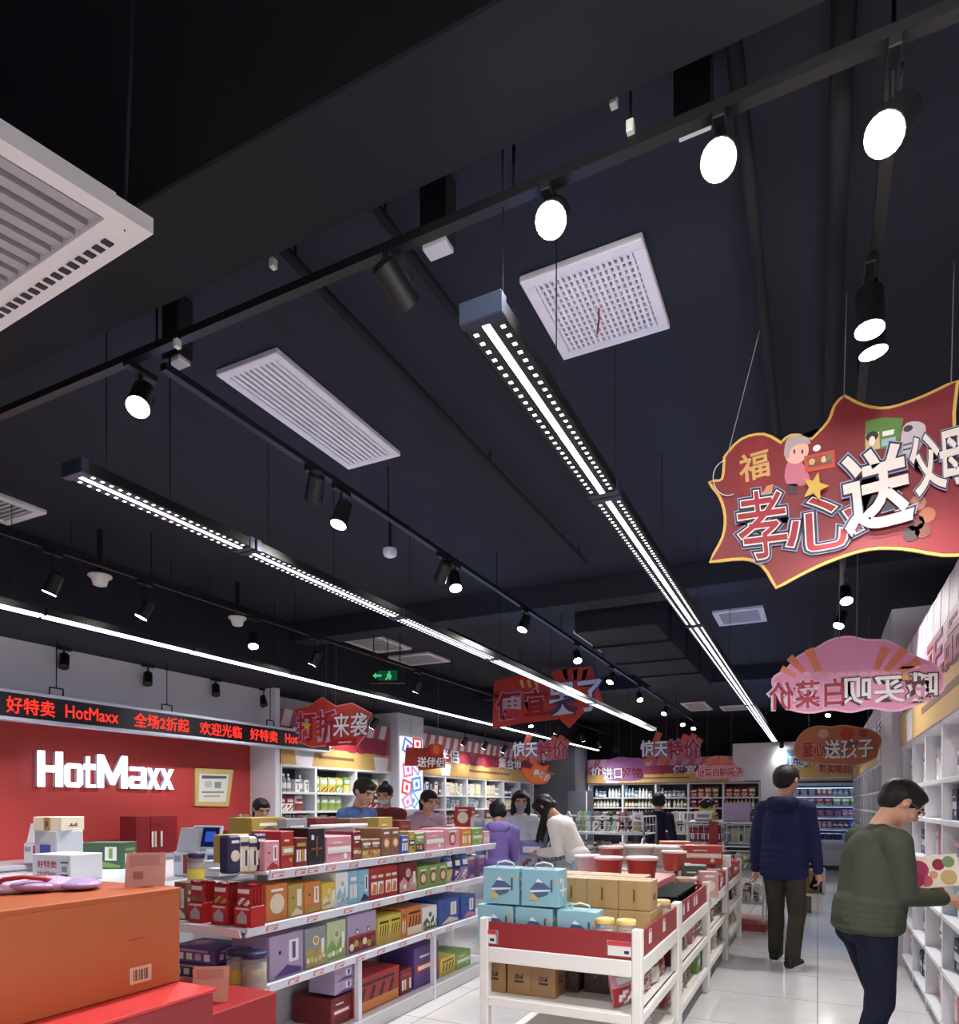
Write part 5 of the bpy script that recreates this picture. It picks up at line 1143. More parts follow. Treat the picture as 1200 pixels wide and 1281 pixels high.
# second table: black trays, red tubs; third and fourth
tray_n = 0
for k in range(8):
    x = -.875; y = TY[1] + .10 + .1 * k; m = MB(); T_ = Matrix.Rotation(R(-62), 4, 'X')
    m.box(-.09, .09, -.07, .07, 0, .004, BLACK, 0, T_)
    for q in ((-.09, -.086, -.07, .07), (.086, .09, -.07, .07), (-.09, .09, -.07, -.066), (-.09, .09, .066, .07)): m.box(q[0], q[1], q[2], q[3], 0, .035, BLACK, 0, T_)
    m.box(-.08, .08, -.06, .06, .03, .033, mat(((150, 166, 150), (166, 110, 90), (180, 170, 150))[k % 3], .2, noise=.5, scale=26), 0, T_)
    o = m.build('food_tray'); put(o, 'black sealed food tray standing on the second table, %s from its near post' % ORD[k], 'food tray', (x, y, ZD + .084), R(20), 'black food trays')
def tubs(L_):
    for k, (px, y, z, h, r, b_, l_, lab) in enumerate(L_):
        x = at(px, 1080, Y=y).x; deck(tub('lidded_tub', h, r, b_, l_), lab, 'tub', x, y, z, group='lidded tubs on the display tables')
RB = (196, 58, 54); LIDP = (216, 168, 176)
for k, (x0, x1, y0, y1, h, c, lab) in enumerate(((-1.5, -.98, TY[1] + .22, TY[2] - .12, .19, (170, 96, 96), 'low red carton plinth under the red tubs'), (-1.52, -1.06, TY[2] + .22, TY[3] - .1, .17, (190, 176, 170), 'low grey carton plinth under the pale tubs'), (-1.5, -.9, TY[3] + .2, TY[4] - .35, .14, (150, 60, 60), 'low dark red carton plinth on the far table'))):
    put(MB().box(-(x1 - x0) / 2, (x1 - x0) / 2, -(y1 - y0) / 2, (y1 - y0) / 2, 0, h, mat(c, .5, noise=.06, scale=8), .004).build('carton'), lab, 'carton', ((x0 + x1) / 2, (y0 + y1) / 2, ZD + .001))
tubs([(762, TY[1] + .34, ZD + .191, .16, .098, RB, LIDP, 'red tub with pink lid on the second table, gondola side'), (803, TY[1] + .36, ZD + .191, .165, .105, (206, 62, 52), LIDP, 'red tub with pink lid on the second table, middle of three'), (735, TY[1] + .6, ZD + .191, .15, .09, (214, 190, 200), (232, 216, 224), 'pale pink tub beside the red tubs'),
      (843, TY[2] + .34, ZD + .171, .15, .10, (206, 66, 54), (232, 222, 216), 'red tub with white lid on the third table'), (800, TY[2] + .5, ZD + .171, .18, .125, (206, 196, 184), (236, 230, 222), 'large cream tub with white lid on the third table'), (832, TY[2] + .66, ZD + .171, .17, .12, (216, 200, 190), (240, 234, 228), 'cream tub with white lid behind the red one'), (765, TY[2] + .55, ZD + .171, .16, .11, (200, 70, 66), (226, 200, 204), 'red tub with pale lid behind the large cream tub'), (778, TY[2] + .82, ZD + .171, .16, .11, (222, 214, 206), (206, 80, 80), 'cream tub with red lid at the rear of the third table')])
for k, (px, y, z, w, d, h, c, lab) in enumerate(((858, 5.45, ZD, .16, .14, .17, (196, 168, 150), 'stack of beige bowls'), (868, 5.9, ZD, .2, .18, .22, (64, 84, 82), 'dark green plastic bin on the third table'), (886, 5.6, ZD, .13, .12, .2, (206, 150, 146), 'pink bagged carton beside the aisle panel'), (893, 6.1, ZD, .12, .12, .13, (160, 60, 70), 'dark pink carton beside the aisle panel'), (880, 7.0, ZD + .141, .34, .24, .18, (186, 50, 48), 'wide red box on the far table'), (845, 7.2, ZD + .141, .3, .22, .2, (206, 84, 64), 'orange red box on the far table'), (904, 7.1, ZD, .15, .12, .22, (228, 226, 222), 'white gift bag on the far table'), (912, 7.5, ZD, .16, .14, .14, (196, 44, 44), 'small red box beside the aisle panel of the far table'))):
    x = at(px, 1080, Y=y).x
    if k == 0:
        for q in range(4): put(MB().lathe([(.05, 0), (.056, .004), (.085, .05), (.082, .05), (.05, .01)], mat(c, .4), 20).build('bowl'), 'beige bowl in the stack on the third table, %s from the bottom' % ORD[q], 'bowl', (x, y, z + .001 + q * .036), 0, 'stacked beige bowls')
    else: put(carton('product_box', w, d, h, c, ('bars', 'band', 'circle')[k % 3], 'cream', k), lab, 'box', (x, y, z + .001), R(10 * (k % 3)))
for k in range(7):
    y = TY[2] + .12 + .16 * k; put(carton('snack_carton', .11, .12, .12 + .02 * (k % 2), ((170, 50, 54), (206, 196, 190), (150, 120, 110))[k % 3], 'bars', 'cream', k), '%s snack carton along the aisle panel of the third table, %s in' % (('red', 'cream', 'brown')[k % 3], ORD[k]), 'carton', (-.84, y, ZD + .001), R(90 + 6 * (k % 2)), 'small cartons on the third table') if k not in (2, 4) else None
# ================================================================ TILL AREA
t = thing('display_block', 'low red display block under the orange carton', 'display block', (-2.48, 1.42, 0))
MB().box(-.44, .44, -.75, .46, 0, .742, TRED, .004).build('block_body', t); MB().box(-.45, .45, -.76, .47, .742, .756, mat((206, 58, 60), .4), .003).build('block_top', t)
put(MB().box(-.36, .36, -.22, .22, 0, .60, mat((160, 36, 40), .45), .004).build('carton'), 'lower dark red carton between the red display block and the gondola', 'carton', (-2.55, 2.16, 0))
ORC = mat((186, 98, 52), .55, noise=.06, scale=5)
o = MB().box(-.30, .30, -.42, .42, 0, .36, ORC, .004).build('orange_carton')
MB().box(-.303, .303, -.424, .424, .345, .366, mat((180, 92, 48), .55), .003).build('lid', o)
F = frame((.30, 0, 0), (0, 1, 0), (0, 0, 1)); m = MB().rect(F, .20, .29, .035, .095, mat((222, 190, 160), .5), .0012); x = .215
for k in range(9): m.rect(F, x, x + (.003, .005, .002)[k % 3], .045, .085, mat((90, 60, 50), .5), .0022); x += .0072
m.build('barcode_sticker', o); MB().rect(F, .20, .26, .195, .2, mat((150, 62, 28), .5), .001).build('printed_mark', o)
c = at(227, 1110, Z=1.122); put(o, 'large orange carton standing on the red display block', 'carton', (c.x - .302, c.y - .424, .757))
ORX, ORY = c.x, c.y
CARD = mat((204, 150, 136), .55); CARDD = mat((186, 128, 118), .55)
def stand_card(lab, loc, rz, w, h):
    T_ = Matrix.Rotation(R(-12), 4, 'X'); m = MB().box(-w / 2, w / 2, -.003, 0, .002, h, CARD, 0, T_).box(-w * .4, w * .35, -.0045, -.003, h * .66, h * .92, CARDD, 0, T_).box(-w * .3, -w * .05, -.0045, -.003, h * .25, h * .45, mat((150, 104, 100), .6), 0, T_)
    o = m.build('price_stand'); MB().box(-w * .2, w * .2, .0, .06, 0, .004, CARDD).build('foot', o); put(o, lab, 'price stand', loc, rz, 'pink price stands')
stand_card('pink cardboard price stand on the corner of the orange carton', (ORX - .12, ORY - .07, 1.124), R(38), .145, .135)
c = at(262, 1240, Y=2.12); stand_card('pink cardboard price stand before the till end of the gondola', (c.x, 2.12, .602), R(30), .15, .15)
m = MB()
for k in range(5):
    rr = random.Random(k); m.ell((-.16 + .08 * k, .03 * (k % 2), .02), (.085, .11, .022 + .01 * (k % 2)), mat(((206, 170, 214), (226, 206, 230), (196, 160, 208), (214, 190, 226), (186, 160, 210))[k], .25, bump=.4, scale=14), (0, .1 * rr.random(), rr.random()), 14, 8)
o = m.build('plastic_bag'); MB().tube([(-.1, -.03, .035), (-.07, -.06, .055), (-.01, -.07, .062), (.05, -.05, .05), (.08, -.02, .035)], .009, mat((170, 40, 44), .4), 6).build('handle', o)
put(o, 'crumpled lilac plastic bag with red handle lying on the orange carton', 'plastic bag', (ORX - .38, ORY - .36, 1.124), R(60))
CT = mat((196, 200, 212), .3)
t = thing('checkout_counter', 'white checkout counter with pale top before the red till wall', 'counter', (-4.4, 3.4, 0))
MB().box(-.72, .72, -1.0, .9, 0, .91, mat((208, 210, 218), .4), .005).build('counter_body', t); MB().box(-.75, .75, -1.03, .93, .91, .95, CT, .004).build('counter_top', t)
t = thing('back_counter', 'white back counter along the red till wall', 'counter', (-6.2, 4.2, 0))
MB().box(-.3, .3, -1.8, 2.2, 0, .9, mat((208, 210, 218), .4), .005).build('counter_body', t); MB().box(-.31, .31, -1.82, 2.22, .9, .94, CT, .004).build('counter_top', t)
# shop's own white box
c = at(72, 1102, Z=.951); o = MB().box(-.17, .17, -.12, .12, 0, .17, mat((232, 232, 238), .4), .004); F = frame((0, -.12, 0), (1, 0, 0), (0, 0, 1))
o.text('好特卖', F, -.035, .105, .048, mat((186, 52, 50), .5), .01, .0008, .001, .17); o.text('HotMaxx', F, -.035, .05, .028, mat((196, 70, 66), .5), .0, .0008, .001, .16)
o.rect(F, .085, .15, .115, .125, mat((40, 42, 48), .5)).rect(F, .085, .15, .03, .045, mat((40, 42, 48), .5)).rect(F, .095, .14, .06, .095, mat((150, 152, 158), .5)); o = o.build('till_box')
put(o, 'white box with red shop lettering on the checkout counter', 'box', (c.x - .05, c.y + .1, .951), R(6))
def pos(lab, loc, rz, scr):
    t = thing('till_terminal', lab, 'till', loc, rz, 'white till terminals')
    b = MB().box(-.19, .19, -.11, .13, 0, .17, mat((222, 226, 236), .3), .01); F = frame((0, -.11, 0), (1, 0, 0), (0, 0, 1)); b.rect(F, -.1, .07, .02, .15, col((150, 44, 46))).rect(F, .1, .16, .09, .15, col((60, 96, 180))).rect(F, -.175, -.12, .1, .14, col((150, 160, 180))); b.rect(F, -.02, .0, .05, .07, mat((230, 230, 230), .5), .0025); b.build('terminal_body', t)
    MB().prism([(-.11, 0), (.10, 0), (.04, .16), (-.06, .16)], frame((-.16, 0, .17), (0, 1, 0), (0, 0, 1)), .16, mat((196, 200, 210), .35)).build('printer_hood', t)
    T_ = Matrix.Translation((.03, -.05, .185)) @ Matrix.Rotation(R(-14), 4, 'X'); s = MB().box(-.12, .12, -.012, .012, 0, .165, mat((226, 230, 240), .3), .006, T_).box(-.02, .02, -.01, .04, -.03, .03, mat((200, 204, 214), .3), 0, T_); s.build('screen_frame', t)
    MB().box(-.105, .105, -.0145, -.012, .015, .15, scr, 0, T_).build('screen', t)
    if scr is not BLACK: MB().box(.0, .08, -.016, -.0146, .05, .12, emission((.25, .4, .85), .6), 0, T_).box(-.085, -.03, -.016, -.0146, .04, .09, emission((.5, .6, .8), .5), 0, T_).build('screen_picture', t)
c = at(242, 1097, Z=.951); pos('white till terminal with lit blue screen on the checkout counter', (c.x, c.y + .11, .951), R(8), emission((.10, .14, .34), .5))
c = at(72, 1080, Z=.951); pos('white till terminal with dark screen at the far side of the checkout counter', (c.x - .08, c.y + .02, .951), R(20), BLACK)
put(MB().box(-.13, .13, -.1, .1, 0, .30, mat((200, 204, 212), .4), .005).box(-.06, .06, -.104, -.1, .1, .2, col((60, 90, 170))).build('printer_cabinet'), 'pale upright printer cabinet under the open cream carton', 'box', (-5.02, 3.18, .951))
put(carton('carton', .26, .2, .1, 'cream', 'tape', 'olive yellow', 3), 'open cream carton on top of the pale printer cabinet', 'carton', (-5.02, 3.18, 1.252), R(10))
c = at(130, 1086, Z=.951); o = carton('gift_box', .32, .2, .2, 'dark green', 'label', 'green', 2); put(o, 'dark green gift carton with white label on the checkout counter', 'box', (c.x, c.y + .05, .951), R(25))
c = at(163, 1084, Z=.951); put(carton('gift_box', .16, .12, .1, 'navy', 'bars', 'light blue', 2), 'small navy carton beside the dark green gift carton', 'box', (c.x, c.y, .951), R(15))
for k in range(3):
    o = carton('gift_box', .17, .24, .38, (150, 26, 34), 'bars' if k == 1 else None, 'dark red', k); put(o, 'tall red gift box on the back counter, %s from the shop name' % ORD[k], 'box', (-6.15, at(178 + 17 * k, 1068, X=-6.05).y, .941), R(90), 'red gift boxes on the back counter')
put(carton('gift_box', .22, .2, .2, 'dark red', 'band', 'pink', 4), 'dark red box on the back counter behind the lit till screen', 'box', (-6.12, at(275, 1068, X=-6.1).y, .941), R(90))
put(pouch('snack_pouch', .2, .38, .12, 'brown', 'red', 5), 'tall brown food bag on the back counter under the framed notice', 'bag', (-6.12, at(306, 1040, X=-6.1).y, .941), R(70))
c = at(262, 1064, d=5.4); put(tub('bowl', .1, .11, (214, 190, 194), (226, 206, 210)), 'pale pink bowl behind the lit till screen', 'bowl', (-4.3, 4.0, .951))

# ================================================================ WIRE BASKET STANDS
WIRE = mat((226, 228, 232), .35, metal=.2)
def basket(x0, x1, y0, y1, z0, z1, n=9, mt=WIRE, slope=.06):
    m = MB(); r = .005
    for z, e in ((z0, 0), ((z0 + z1) / 2, slope * .5), (z1, slope)):
        m.tube([(x0, y0 - e, z), (x1, y0 - e, z), (x1, y1, z), (x0, y1, z)], r if z != (z0 + z1) / 2 else .003, mt, 6, True)
    for k in range(n + 1):
        x = x0 + (x1 - x0) * k / n
        m.tube([(x, y1, z0), (x, y0, z0), (x, y0 - slope, z1)], .0028, mt, 5)
    for k in range(5):
        y = y0 + (y1 - y0) * k / 4
        for x in (x0, x1): m.tube([(x, y, z0), (x, y - slope * (1 - k / 4), z1)], .0028, mt, 5)
        m.tube([(x0, y, z0), (x1, y, z0)], .0028, mt, 5)
    m.box(x0, x1, y0, y1, z0 - .006, z0 - .003, clear_plastic((.9, .93, .95), .3))
    return m
t = thing('wire_basket_stand', 'wire dump basket stand heaped with clear snack bags in the middle of the shop', 'basket stand', (-2.25, 7.95, 0))
for x in (-.52, .52):
    for y in (-.3, .34): MB().cyl((x, y, 0), (x, y, 1.25), .014, .014, mat((120, 126, 132), .4), 10).build('post', t)
basket(-.52, .52, -.3, .34, 1.10, 1.30, 10).build('upper_basket', t); basket(-.52, .52, -.34, .34, .76, .96, 10, slope=.1).build('lower_basket', t); basket(-.52, .52, -.36, .34, .40, .58, 10, slope=.1).build('bottom_basket', t)
for x in (-.53, .53):
    m = MB(); m.tube([(x, -.45, .80), (x, -.52, .95), (x, -.4, 1.06), (x, -.3, 1.06)], .009, WIRE, 6); m.build('side_loop', t)
rng = random.Random(5)
for k in range(26):
    lv = 0 if k < 16 else 1; x = -2.25 - .44 + .88 * ((k % 8) + .5) / 8 + rng.uniform(-.02, .02); y = 7.95 - .15 + .3 * ((k // 8) % 2)
    z = (1.115, .775)[lv]; c, a = [('white', 'light blue'), ('pale green', 'green'), ('light blue', 'white'), ('grey', 'white'), ('dark green', 'pale green'), ('red', 'white'), ('grey', 'black'), ('white', 'grey')][k % 8] if lv == 0 else [('grey', 'black'), ('black', 'pink'), ('grey', 'white'), ('brown', 'grey')][k % 4]
    o = pouch('snack_pouch', .17, .25, .09, c, a, k); put(o, '%s bag heaped in the %s wire basket, %s of its heap' % (c, ('upper', 'lower')[lv], ORD[k if k < 16 else k - 16]), 'snack bag', (x, y, z), 0, 'bags in the wire basket stand'); o.rotation_euler = (rng.uniform(-.2, .2), rng.uniform(-.12, .12), rng.choice((-1, 1)) * rng.uniform(.85, 1.3)); o.location.z += .012; o.scale = (.72, .8, .9)
t = thing('wire_display_stand', 'white wire display stand with red end board beyond the display tables', 'display stand', (-.98, 8.75, 0))
for x in (-.42, .42):
    for y in (-.25, .3): MB().cyl((x, y, 0.0), (x, y, 1.32), .012, .012, WIRE, 10).build('post', t)
MB().box(-.16, -.06, -.36, -.33, .55, 1.24, TRED, .003).build('end_board', t); MB().box(-.46, .46, -.40, .34, 0, .085, TRED, .004).build('red_base', t)
for x0, x1 in ((-.42, -.03), (.03, .42)): basket(x0, x1, -.25, .3, .98, 1.20, 6).build('upper_basket', t)
basket(-.42, .42, -.3, .3, .66, .86, 8, slope=.1).build('middle_basket', t); basket(-.42, .42, -.34, .3, .3, .52, 8, slope=.12).build('lower_basket', t); MB().box(-.43, .43, -.27, .31, 1.22, 1.235, mat((214, 220, 226), .3)).build('top_shelf', t)
def on_stand(o, lab, cat, dx, dy, z, rz=0, g='goods on the wire display stand'): put(o, lab, cat, (-.98 + dx, 8.75 + dy, z + .001), rz, g)
for k in range(3): on_stand(carton('snack_carton', .12, .3, .17, 'dark red', 'bars', 'red', k), 'dark red carton in the upper wire basket beside the red end board, %s along' % ORD[k], 'carton', -.36 + .122 * k, .06, .986)
for k in range(3): on_stand(tub('lidded_tub', .17, .06, 'pale green', 'grey'), 'pale green tub in the upper wire basket nearest the aisle, %s along' % ORD[k], 'tub', .10 + .13 * k, -.05, .984)
on_stand(pouch('snack_pouch', .2, .2, .1, 'white', 'grey', 3), 'crumpled white plastic bag on the upper wire basket', 'bag', -.25, -.15, 1.16)
on_stand(carton('storage_box', .30, .22, .22, 'lilac', None, 'purple', 1), 'translucent lilac storage box on top of the wire display stand', 'box', .12, 0, 1.236); on_stand(carton('product_box', .14, .16, .11, 'navy', 'band', 'blue', 1), 'small navy box on top of the wire display stand', 'box', .345, -.05, 1.236)
o = pouch('gift_bag', .2, .16, .1, 'yellow', 'olive yellow', 2); MB().tube([(-.08, 0, .14), (-.07, 0, .24), (0, 0, .30), (.07, 0, .24), (.08, 0, .14)], .007, mat((232, 230, 226), .4), 6).build('handle', o); q = MB().ell((-.03, -.02, .2), (.06, .03, .05), mat((24, 22, 28), .7), (0, .4, 0)).ell((.05, -.02, .215), (.05, .03, .035), mat((24, 22, 28), .7), (0, -.3, 0)); q.build('bow', o)
on_stand(o, 'yellow gift bag with dark bow on top of the wire display stand', 'gift bag', -.22, -.05, 1.236)
on_stand(tub('lidded_tub', .12, .09, (110, 130, 90), 'dark green'), 'green tub at the aisle end of the wire display stand top', 'tub', .33, .18, 1.236)
rng = random.Random(9)
for k in range(14):
    lv = k // 7; c, a = [('brown', 'cream'), ('cream', 'brown'), ('olive yellow', 'green'), ('brown', 'dark red'), ('pink', 'cream')][k % 5]; o = pouch('snack_pouch', .16, .2, .08, c, a, k)
    on_stand(o, '%s bag in the %s wire basket of the display stand, %s along' % (c, ('lower', 'middle')[lv], ORD[k % 7]), 'snack bag', -.33 + .11 * (k % 7), -.04, (.305, .665)[lv], rng.choice((-1, 1)) * rng.uniform(.95, 1.3)); o.rotation_euler[0] = rng.uniform(-.15, 0)
t = thing('cubby_shelf', 'white open cubby shelf behind the person in dark clothes', 'shelf', (-1.75, 10.6, 0))
for x in (-.22, 0, .22): MB().box(x - .012, x + .012, 0, .32, 0, 1.32, SHELF).build('side_panel', t)
for z in (.06, .38, .7, 1.0, 1.32): MB().box(-.208, -.012, 0, .32, z - .02, z, SHELF).box(.012, .208, 0, .32, z - .02, z, SHELF).build('shelf_board', t)
for k in range(6): put(carton('product_box', .14, .16, .17, ['cream', 'olive yellow', 'grey', 'white', 'brown', 'blue'][k], 'bars', 'navy', k), '%s box in the white cubby shelf, %s row' % (['cream', 'olive yellow', 'grey', 'white', 'brown', 'blue'][k], ('upper', 'middle', 'lower')[k // 2]), 'box', (-1.75 - .11 + .22 * (k % 2), 10.72, (1.001, .701, .381)[k // 2]), 0, 'boxes in the cubby shelf')
# island of low shelving between, seen between people
t = thing('island_shelf', 'low white island shelf with sloped snack tray behind the shoppers', 'shelf', (-4.3, 9.1, 0))
MB().box(-.5, .5, -.6, .9, 0, .12, RACK, .004).build('base_plinth', t); MB().box(-.02, .02, -.6, .9, .12, 1.25, RACK).build('back_panel', t)
for z in (.5, .85, 1.12): MB().box(-.45, .45, -.6, .9, z - .02, z, RACK, .003).build('shelf_board', t)
for k in range(8):
    c, a = [('brown', 'cream'), ('light blue', 'white'), ('white', 'light blue'), ('red', 'orange')][k % 4]; put(pouch('snack_pouch', .17, .24, .08, c, a, k), '%s bag on the island shelf top, %s from its near end' % (c, ORD[k]), 'snack bag', (-4.1 - .0 * k, 8.62 + .18 * k, 1.121), R(70), 'bags on the island shelf')
put(carton('gift_box', .24, .2, .28, 'red', 'circle', 'cream', 2), 'red gift box with round print on the island shelf end', 'box', (-4.5, 8.68, 1.121), R(10))
for k in range(3): put(MB().ell((0, 0, .05), (.07, .06, .05), mat((170, 120, 80), .6, bump=.5), (0, 0, k)).build('bread_pack'), 'brown bread pack on the island shelf, %s beyond the red gift box' % ORD[k], 'bread', (-4.55, 8.9 + .14 * k, 1.121), 0, 'bread packs')
# cartons standing on the aisle floor
put(carton('kraft_carton', .34, .34, .36, (156, 120, 84), 'tape', 'brown', 1), 'kraft carton on the aisle floor before the chiller', 'carton', (-.16, 12.6, 0), R(10))
put(MB().box(-.02, .02, -.2, .2, 0, .40, mat((226, 226, 230), .5), .003).build('white_board'), 'white board panel standing beside the kraft carton on the aisle floor', 'board', (.06, 12.6, 0), R(10))
put(carton('kraft_carton', .2, .2, .22, (120, 96, 74), 'stamp', 'brown', 1), 'small brown carton on the aisle floor beside the man in navy', 'carton', (-.18, 10.2, 0), R(5))
# ================================================================ PEOPLE
def grown(name, shapes, mats, voxel, smooth, parent, fold=0.0):
    """One continuous surface over capsules ('c', p0, p1, r0, r1) and ellipsoids ('e', centre, radii, rot)."""
    mb = MB()
    for s in shapes:
        if s[0] == 'c':
            p0, p1, r0, r1 = Vector(s[1]), Vector(s[2]), s[3], s[4]; n = 10; a = p1 - p0; P = []; Rr = []
            L = max(a.length, 1e-4); d = a / L
            for k in range(5): q = math.pi / 2 * (1 - k / 4); P.append(p0 - d * r0 * math.sin(q)); Rr.append(max(1e-4, r0 * math.cos(q)))
            for k in range(5): q = math.pi / 2 * k / 4; P.append(p1 + d * r1 * math.sin(q)); Rr.append(max(1e-4, r1 * math.cos(q)))
            mb.tube(P, Rr, mats[0], 14)
        else: mb.ell(s[1], s[2], mats[0], s[3] if len(s) > 3 else None, 18, 12)
    o = mb.build(name); m = o.modifiers.new('r', 'REMESH'); m.mode = 'VOXEL'; m.voxel_size = voxel; m.use_smooth_shade = True
    if smooth: s_ = o.modifiers.new('s', 'SMOOTH'); s_.iterations = smooth; s_.factor = .5
    if fold:
        tx = bpy.data.textures.new('fold', 'CLOUDS'); tx.noise_scale = .13; d_ = o.modifiers.new('d', 'DISPLACE'); d_.texture = tx; d_.strength = fold; d_.mid_level = .5
    dg = bpy.context.evaluated_depsgraph_get(); dg.update()
    me = bpy.data.meshes.new_from_object(o.evaluated_get(dg)); old = o.data; o.modifiers.clear(); o.data = me; bpy.data.meshes.remove(old); me.name = name
    o.parent = parent
    return o
def ik(a, b, l1, l2, pole):
    a, b = Vector(a), Vector(b); d = b - a; L = min(d.length, (l1 + l2) * .995); u = d.normalized(); x = (l1 * l1 - l2 * l2 + L * L) / (2 * L); h = math.sqrt(max(0, l1 * l1 - x * x))
    p = Vector(pole); p = (p - u * p.dot(u)).normalized()
    return a + u * x + p * h, a + u * L
SKIN = mat((206, 156, 130), .55, spec=.3); HAIR = mat((22, 19, 19), .6, bump=.5, scale=60, spec=.35)
def person(label, loc, face, H=1.7, lean=0, pitch=0, turn=0, hands=(None, None), feet=((.0, .055), (.0, -.055)), top=(60, 60, 70), bottom=(40, 40, 46), shoe=(26, 26, 28), sole=None, hair='short', mask=None, glasses=False, hood=None, build=1.0, voxel=.011, coat=False, cuff=None, skirt=None, pattern=None, fine=False, collar=None, bend_hip=None, hemdrop=0.0, hair_mat=None, boxy=False):
    """Local frame: +X is where the person faces, +Y their left, +Z up; face = heading in degrees from world +X."""
    t = thing('person', label, 'person', loc, R(face)); HR = hair_mat or HAIR
    b = build; hip = Vector((0, 0, .52 * H)); le = R(lean)
    up = Vector((math.sin(le), 0, math.cos(le))); fw = Vector((math.cos(le), 0, -math.sin(le))); lf = Vector((0, 1, 0))
    waist = hip + up * .10 * H; chest = hip + up * .22 * H; sho = hip + up * .295 * H; nb = hip + up * .315 * H
    lp = R(lean * .5 + pitch); hu = Vector((math.sin(lp), 0, math.cos(lp))); hc = nb + up * .035 * H + hu * .085 * H + fw * .018 * H
    Mh = Matrix.Rotation(R(turn), 3, 'Z') @ Matrix.Rotation(lp, 3, 'Y'); hr = .066 * H
    hp = lambda x, y, z: hc + Mh @ Vector((x * hr, y * hr, z * hr))
    rot = Mh.to_euler()
    S = []; J = {}
    # legs
    for s, (fx, fy) in zip((1, -1), feet):
        hj = hip + Vector((0, s * .052 * H * b, -.02 * H)); an = Vector((fx * H, fy * H if fy else s * .055 * H, .047 * H)); kn, an = ik(hj, an, .2325 * H, .2325 * H, (1, s * .08, 0)); J['l', s] = (hj, kn, an)
        S += [('c', hj, kn, .045 * H * b, .034 * H), ('c', kn, an, .032 * H, .024 * H)]
    # arms
    for s, tg in zip((1, -1), hands):
        sj = sho + lf * s * .108 * H * b - up * .012 * H
        if tg is None: tg = (.03, s * .17, .47)
        hd = Vector(tg) * H; el, wr = ik(sj, hd, .172 * H, .152 * H, (-1.0, s * .3, -.45) if tg[2] > .53 else (-.5, s * .4, -.2)); J['a', s] = (sj, el, wr)
        S += [('c', sj, el, .030 * H, .024 * H), ('c', el, wr, .024 * H, .0165 * H)]
        dr = (wr - el).normalized(); side = (Vector((0, 0, 1)).cross(dr) if abs(dr.z) < .8 else Vector((1, 0, 0)) - dr * dr.x).normalized(); nrm = dr.cross(side).normalized()
        if nrm.z < 0 and abs(dr.z) < .8: nrm = -nrm
        pc_ = wr + dr * .028 * H; S.append(('c', wr, pc_ + dr * .006 * H, .015 * H, .019 * H))
        S += [('c', wr + dr * .02 * H + side * k * .011 * H, wr + dr * .048 * H + side * k * .013 * H, .0085 * H, .0075 * H) for k in (-1, 0, 1)]
        for k, fl in ((-1.5, .038), (-.5, .046), (.5, .044), (1.5, .034)):
            p0 = wr + dr * .05 * H + side * k * .0095 * H; p1 = p0 + (dr * .8 - nrm * .45) * fl * .5 * H; p2 = p1 + (dr * .25 - nrm * .95) * fl * .5 * H
            S += [('c', p0, p1, .0055 * H, .005 * H), ('c', p1, p2, .005 * H, .0042 * H)]
        th = wr + dr * .018 * H + side * .016 * H * (-s); t1 = th + (dr * .6 + side * (-s) * .8) * .022 * H; S += [('c', th, t1, .0075 * H, .006 * H), ('c', t1, t1 + (dr * .8 - nrm * .5) * .02 * H, .006 * H, .005 * H)]
        J['h', s] = (wr, dr, side, nrm)
    # trunk, neck, head
    S += [('e', hip, (.06 * H, .078 * H * b, .07 * H)), ('c', waist, chest, .055 * H * b, .062 * H * b), ('c', nb - up * .04 * H, nb + up * .03 * H + fw * .006 * H, .036 * H, .031 * H), ('c', nb + up * .02 * H, hp(-.1, 0, -.5), .031 * H, .034 * H)]
    S += [('e', hp(-.08, 0, .18), (hr * 1.05, hr * .84, hr * .92), rot), ('e', hp(.22, 0, -.38), (hr * .72, hr * .66, hr * .72), rot), ('e', hp(.55, 0, -.86), (hr * .30, hr * .32, hr * .24), rot), ('e', hp(.68, 0, .34), (hr * .28, hr * .6, hr * .22), rot),
          ('c', hp(.86, 0, .12), hp(1.06, 0, -.22), hr * .10, hr * .15), ('e', hp(.98, 0, -.26), (hr * .13, hr * .2, hr * .10), rot), ('e', hp(.84, 0, -.52), (hr * .13, hr * .26, hr * .07), rot), ('e', hp(.82, 0, -.63), (hr * .12, hr * .22, hr * .07), rot)]
    for s in (1, -1): S += [('e', hp(-.08, s * .86, -.05), (hr * .19, hr * .08, hr * .29), rot), ('e', hp(.62, s * .4, -.28), (hr * .24, hr * .24, hr * .22), rot)]
    grown('body', S, [SKIN], voxel * (.62 if fine else .8), 2, t)
    m = MB(); dk = mat((30, 22, 20), .3)
    for s in (1, -1): m = MB(); m.ell(hp(.84, s * .36, .06), (hr * .09, hr * .15, hr * .06), dk, rot, 10, 6); m.build('eye', t)
    for s in (1, -1): m = MB().tube([hp(.80, s * .60, .24), hp(.92, s * .4, .30), hp(.95, s * .16, .25)], hr * .045, HR, 6); m.build('eyebrow', t)
    MB().tube([hp(.86, .22, -.57), hp(.965, 0, -.575), hp(.86, -.22, -.57)], hr * .03, mat((150, 84, 78), .5), 6).build('mouth', t)
    # hair
    Q = [('e', hp(-.16, 0, .30), (hr * 1.10, hr * .93, hr * .92), rot), ('e', hp(-.5, 0, -.05), (hr * .66, hr * .80, hr * .72), rot), ('e', hp(.30, 0, .78), (hr * .6, hr * .66, hr * .34), rot)]
    for s in (1, -1): Q.append(('e', hp(.05, s * .68, .34), (hr * .5, hr * .22, hr * .42), rot))
